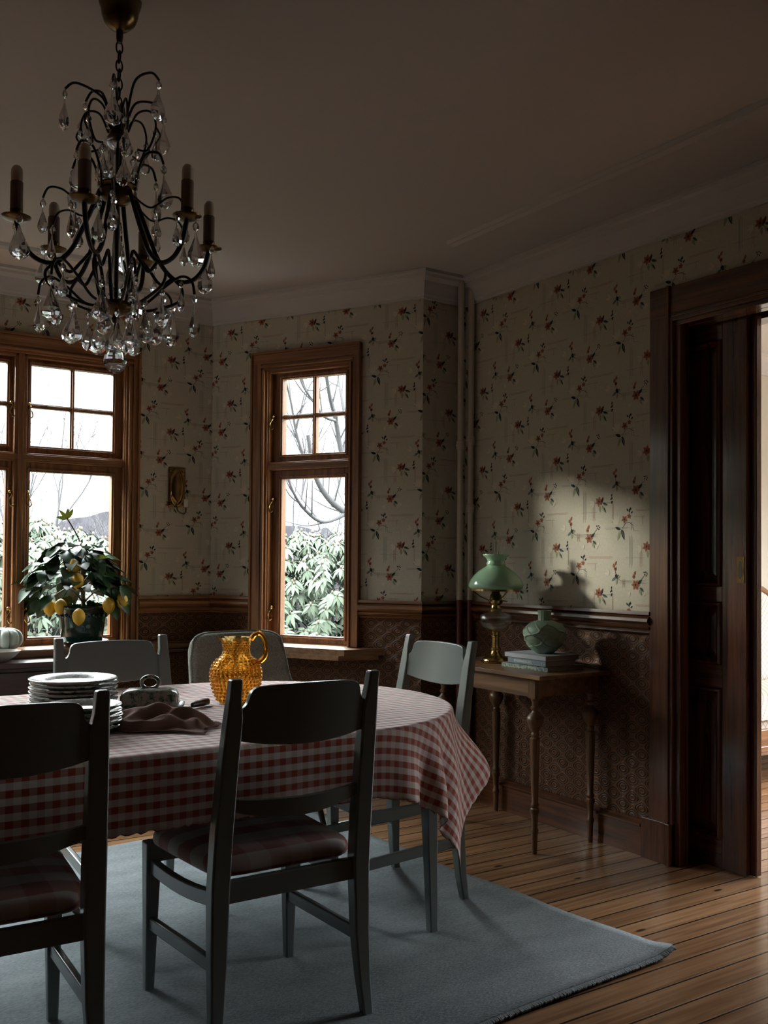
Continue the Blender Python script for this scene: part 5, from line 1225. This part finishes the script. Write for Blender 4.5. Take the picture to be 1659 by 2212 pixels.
# the nearest tree: crooked limbs reaching across the narrow window
LIMBS = [[(5.26, 7.95, -.75), (5.20, 7.92, .3), (5.13, 7.88, 1.15), (5.0, 7.84, 1.51), (4.79, 7.85, 1.68), (4.62, 7.85, 1.79), (4.47, 7.82, 1.94), (4.37, 7.76, 2.1), (4.28, 7.7, 2.37)], [(5.0, 7.84, 1.51), (4.97, 7.97, 1.91), (4.85, 8.04, 2.25), (4.74, 7.98, 2.57), (4.64, 7.93, 2.79), (4.55, 7.86, 3.01), (4.45, 7.8, 3.25)], [(4.85, 8.04, 2.25), (4.98, 8.18, 2.57), (4.99, 8.29, 2.86), (5.0, 8.4, 3.15), (4.97, 8.41, 3.43)], [(4.79, 7.85, 1.68), (4.51, 7.8, 1.59), (4.27, 7.72, 1.69), (4.08, 7.6, 1.84), (3.98, 7.54, 2.02)], [(4.74, 7.98, 2.57), (4.5, 7.79, 2.57), (4.37, 7.75, 2.68), (4.23, 7.71, 2.81), (4.13, 7.66, 2.97)], [(4.62, 7.85, 1.79), (4.79, 7.97, 1.99), (4.82, 8.06, 2.18), (4.87, 8.02, 2.4)], [(4.47, 7.82, 1.94), (4.25, 7.72, 2.18), (4.14, 7.67, 2.39), (4.05, 7.6, 2.63), (3.95, 7.54, 2.83)], [(4.55, 7.86, 3.01), (4.34, 7.77, 2.85), (4.22, 7.73, 2.53)]]
rn = random.Random(77); b = MB()
for k, l in enumerate(LIMBS):
    p = catmull([Vector(q) for q in l], 5); r0 = (.05, .034, .02, .022, .016, .013, .018, .011)[k]; n = len(p)
    b.tube(p, [r0 * (1 - .65 * i / n) for i in range(n)], 7)
    for i in range(4, n - 1, 2):
        d = (p[i + 1] - p[i]).normalized(); q = p[i]; v = (d + Vector((rn.uniform(-1, 1), rn.uniform(-1, 1), rn.uniform(-.4, 1))) * .8).normalized(); L = rn.uniform(.2, .5)
        if q.z < 1.3: continue
        b.tube(catmull([q, q + v * L * .5, q + v * L + Vector((0, 0, rn.uniform(-.05, .12)))], 3), [.009, .008, .007, .006, .005, .004, .0035], 5)
o = b.build('bare_tree', 'twig', angle=60, fix=False); tag(o, 'bare grey tree whose crooked limbs cross the narrow window', 'tree', 'bare trees in the garden')
for seed, x, y, h, sp, lean, dp, r0, m, lab in ((14, 7.6, 14.5, 2.2, .8, (-.1, 0, 1), 5, .06, 'twig_far', 'bare tree further off beyond the rhododendrons of the narrow window'), (23, 3.25, 14.0, 1.6, .55, (.05, 0, 1), 5, .045, 'twig_far', 'thin bare tree rising behind the lemon tree'), (31, 4.3, 17.0, 1.6, .6, (0, 0, 1), 5, .05, 'twig_far', 'faint bare tree near the casing side of the wide window'), (37, 2.0, 15.0, 1.5, .6, (.1, 0, 1), 5, .045, 'twig_far', 'thin bare tree near the mullion of the wide window'), (41, 10.5, 17.0, 1.6, 1.0, (0, 0, 1), 5, .05, 'twig_far', 'bushy bare shrub in the distance through the narrow window'), (43, 12.2, 19.0, 1.5, 1.0, (0, 0, 1), 5, .05, 'twig_far', 'distant bare thicket beyond the narrow window'), (47, 3.4, 20.0, 1.4, 1.0, (0, 0, 1), 5, .05, 'twig_far', 'distant bare thicket beyond the wide window'), (53, 5.6, 20.5, 1.4, 1.0, (0, 0, 1), 5, .05, 'twig_far', 'distant bare thicket low on the casing side of the wide window')):
    o = bare_tree(seed, h, sp, lean, dp, r0).build('bare_tree', m, angle=60, fix=False); o.location = (x, y, -.75); o.rotation_euler = (0, 0, seed); tag(o, lab, 'tree', 'bare trees in the garden')

b = MB()
def hedge(u, v):
    x = -14 + 44 * u; y = 26 + 1.2 * sin(x * .9) - 1.6 * v
    top = 2.35 + .25 * sin(x * .7 + 1) + .10 * sin(x * 1.9) + .05 * sin(x * 4.1)
    return (x, y - 1.0 * (1 - v) , -.75 + (top + .75) * v)
b.grid(hedge, 400, 10); o = b.build('hedge', 'hedge', angle=0, fix=False, solid=.3); tag(o, 'leafless hedge with haze tinted into its colour at the far garden end', 'hedge')
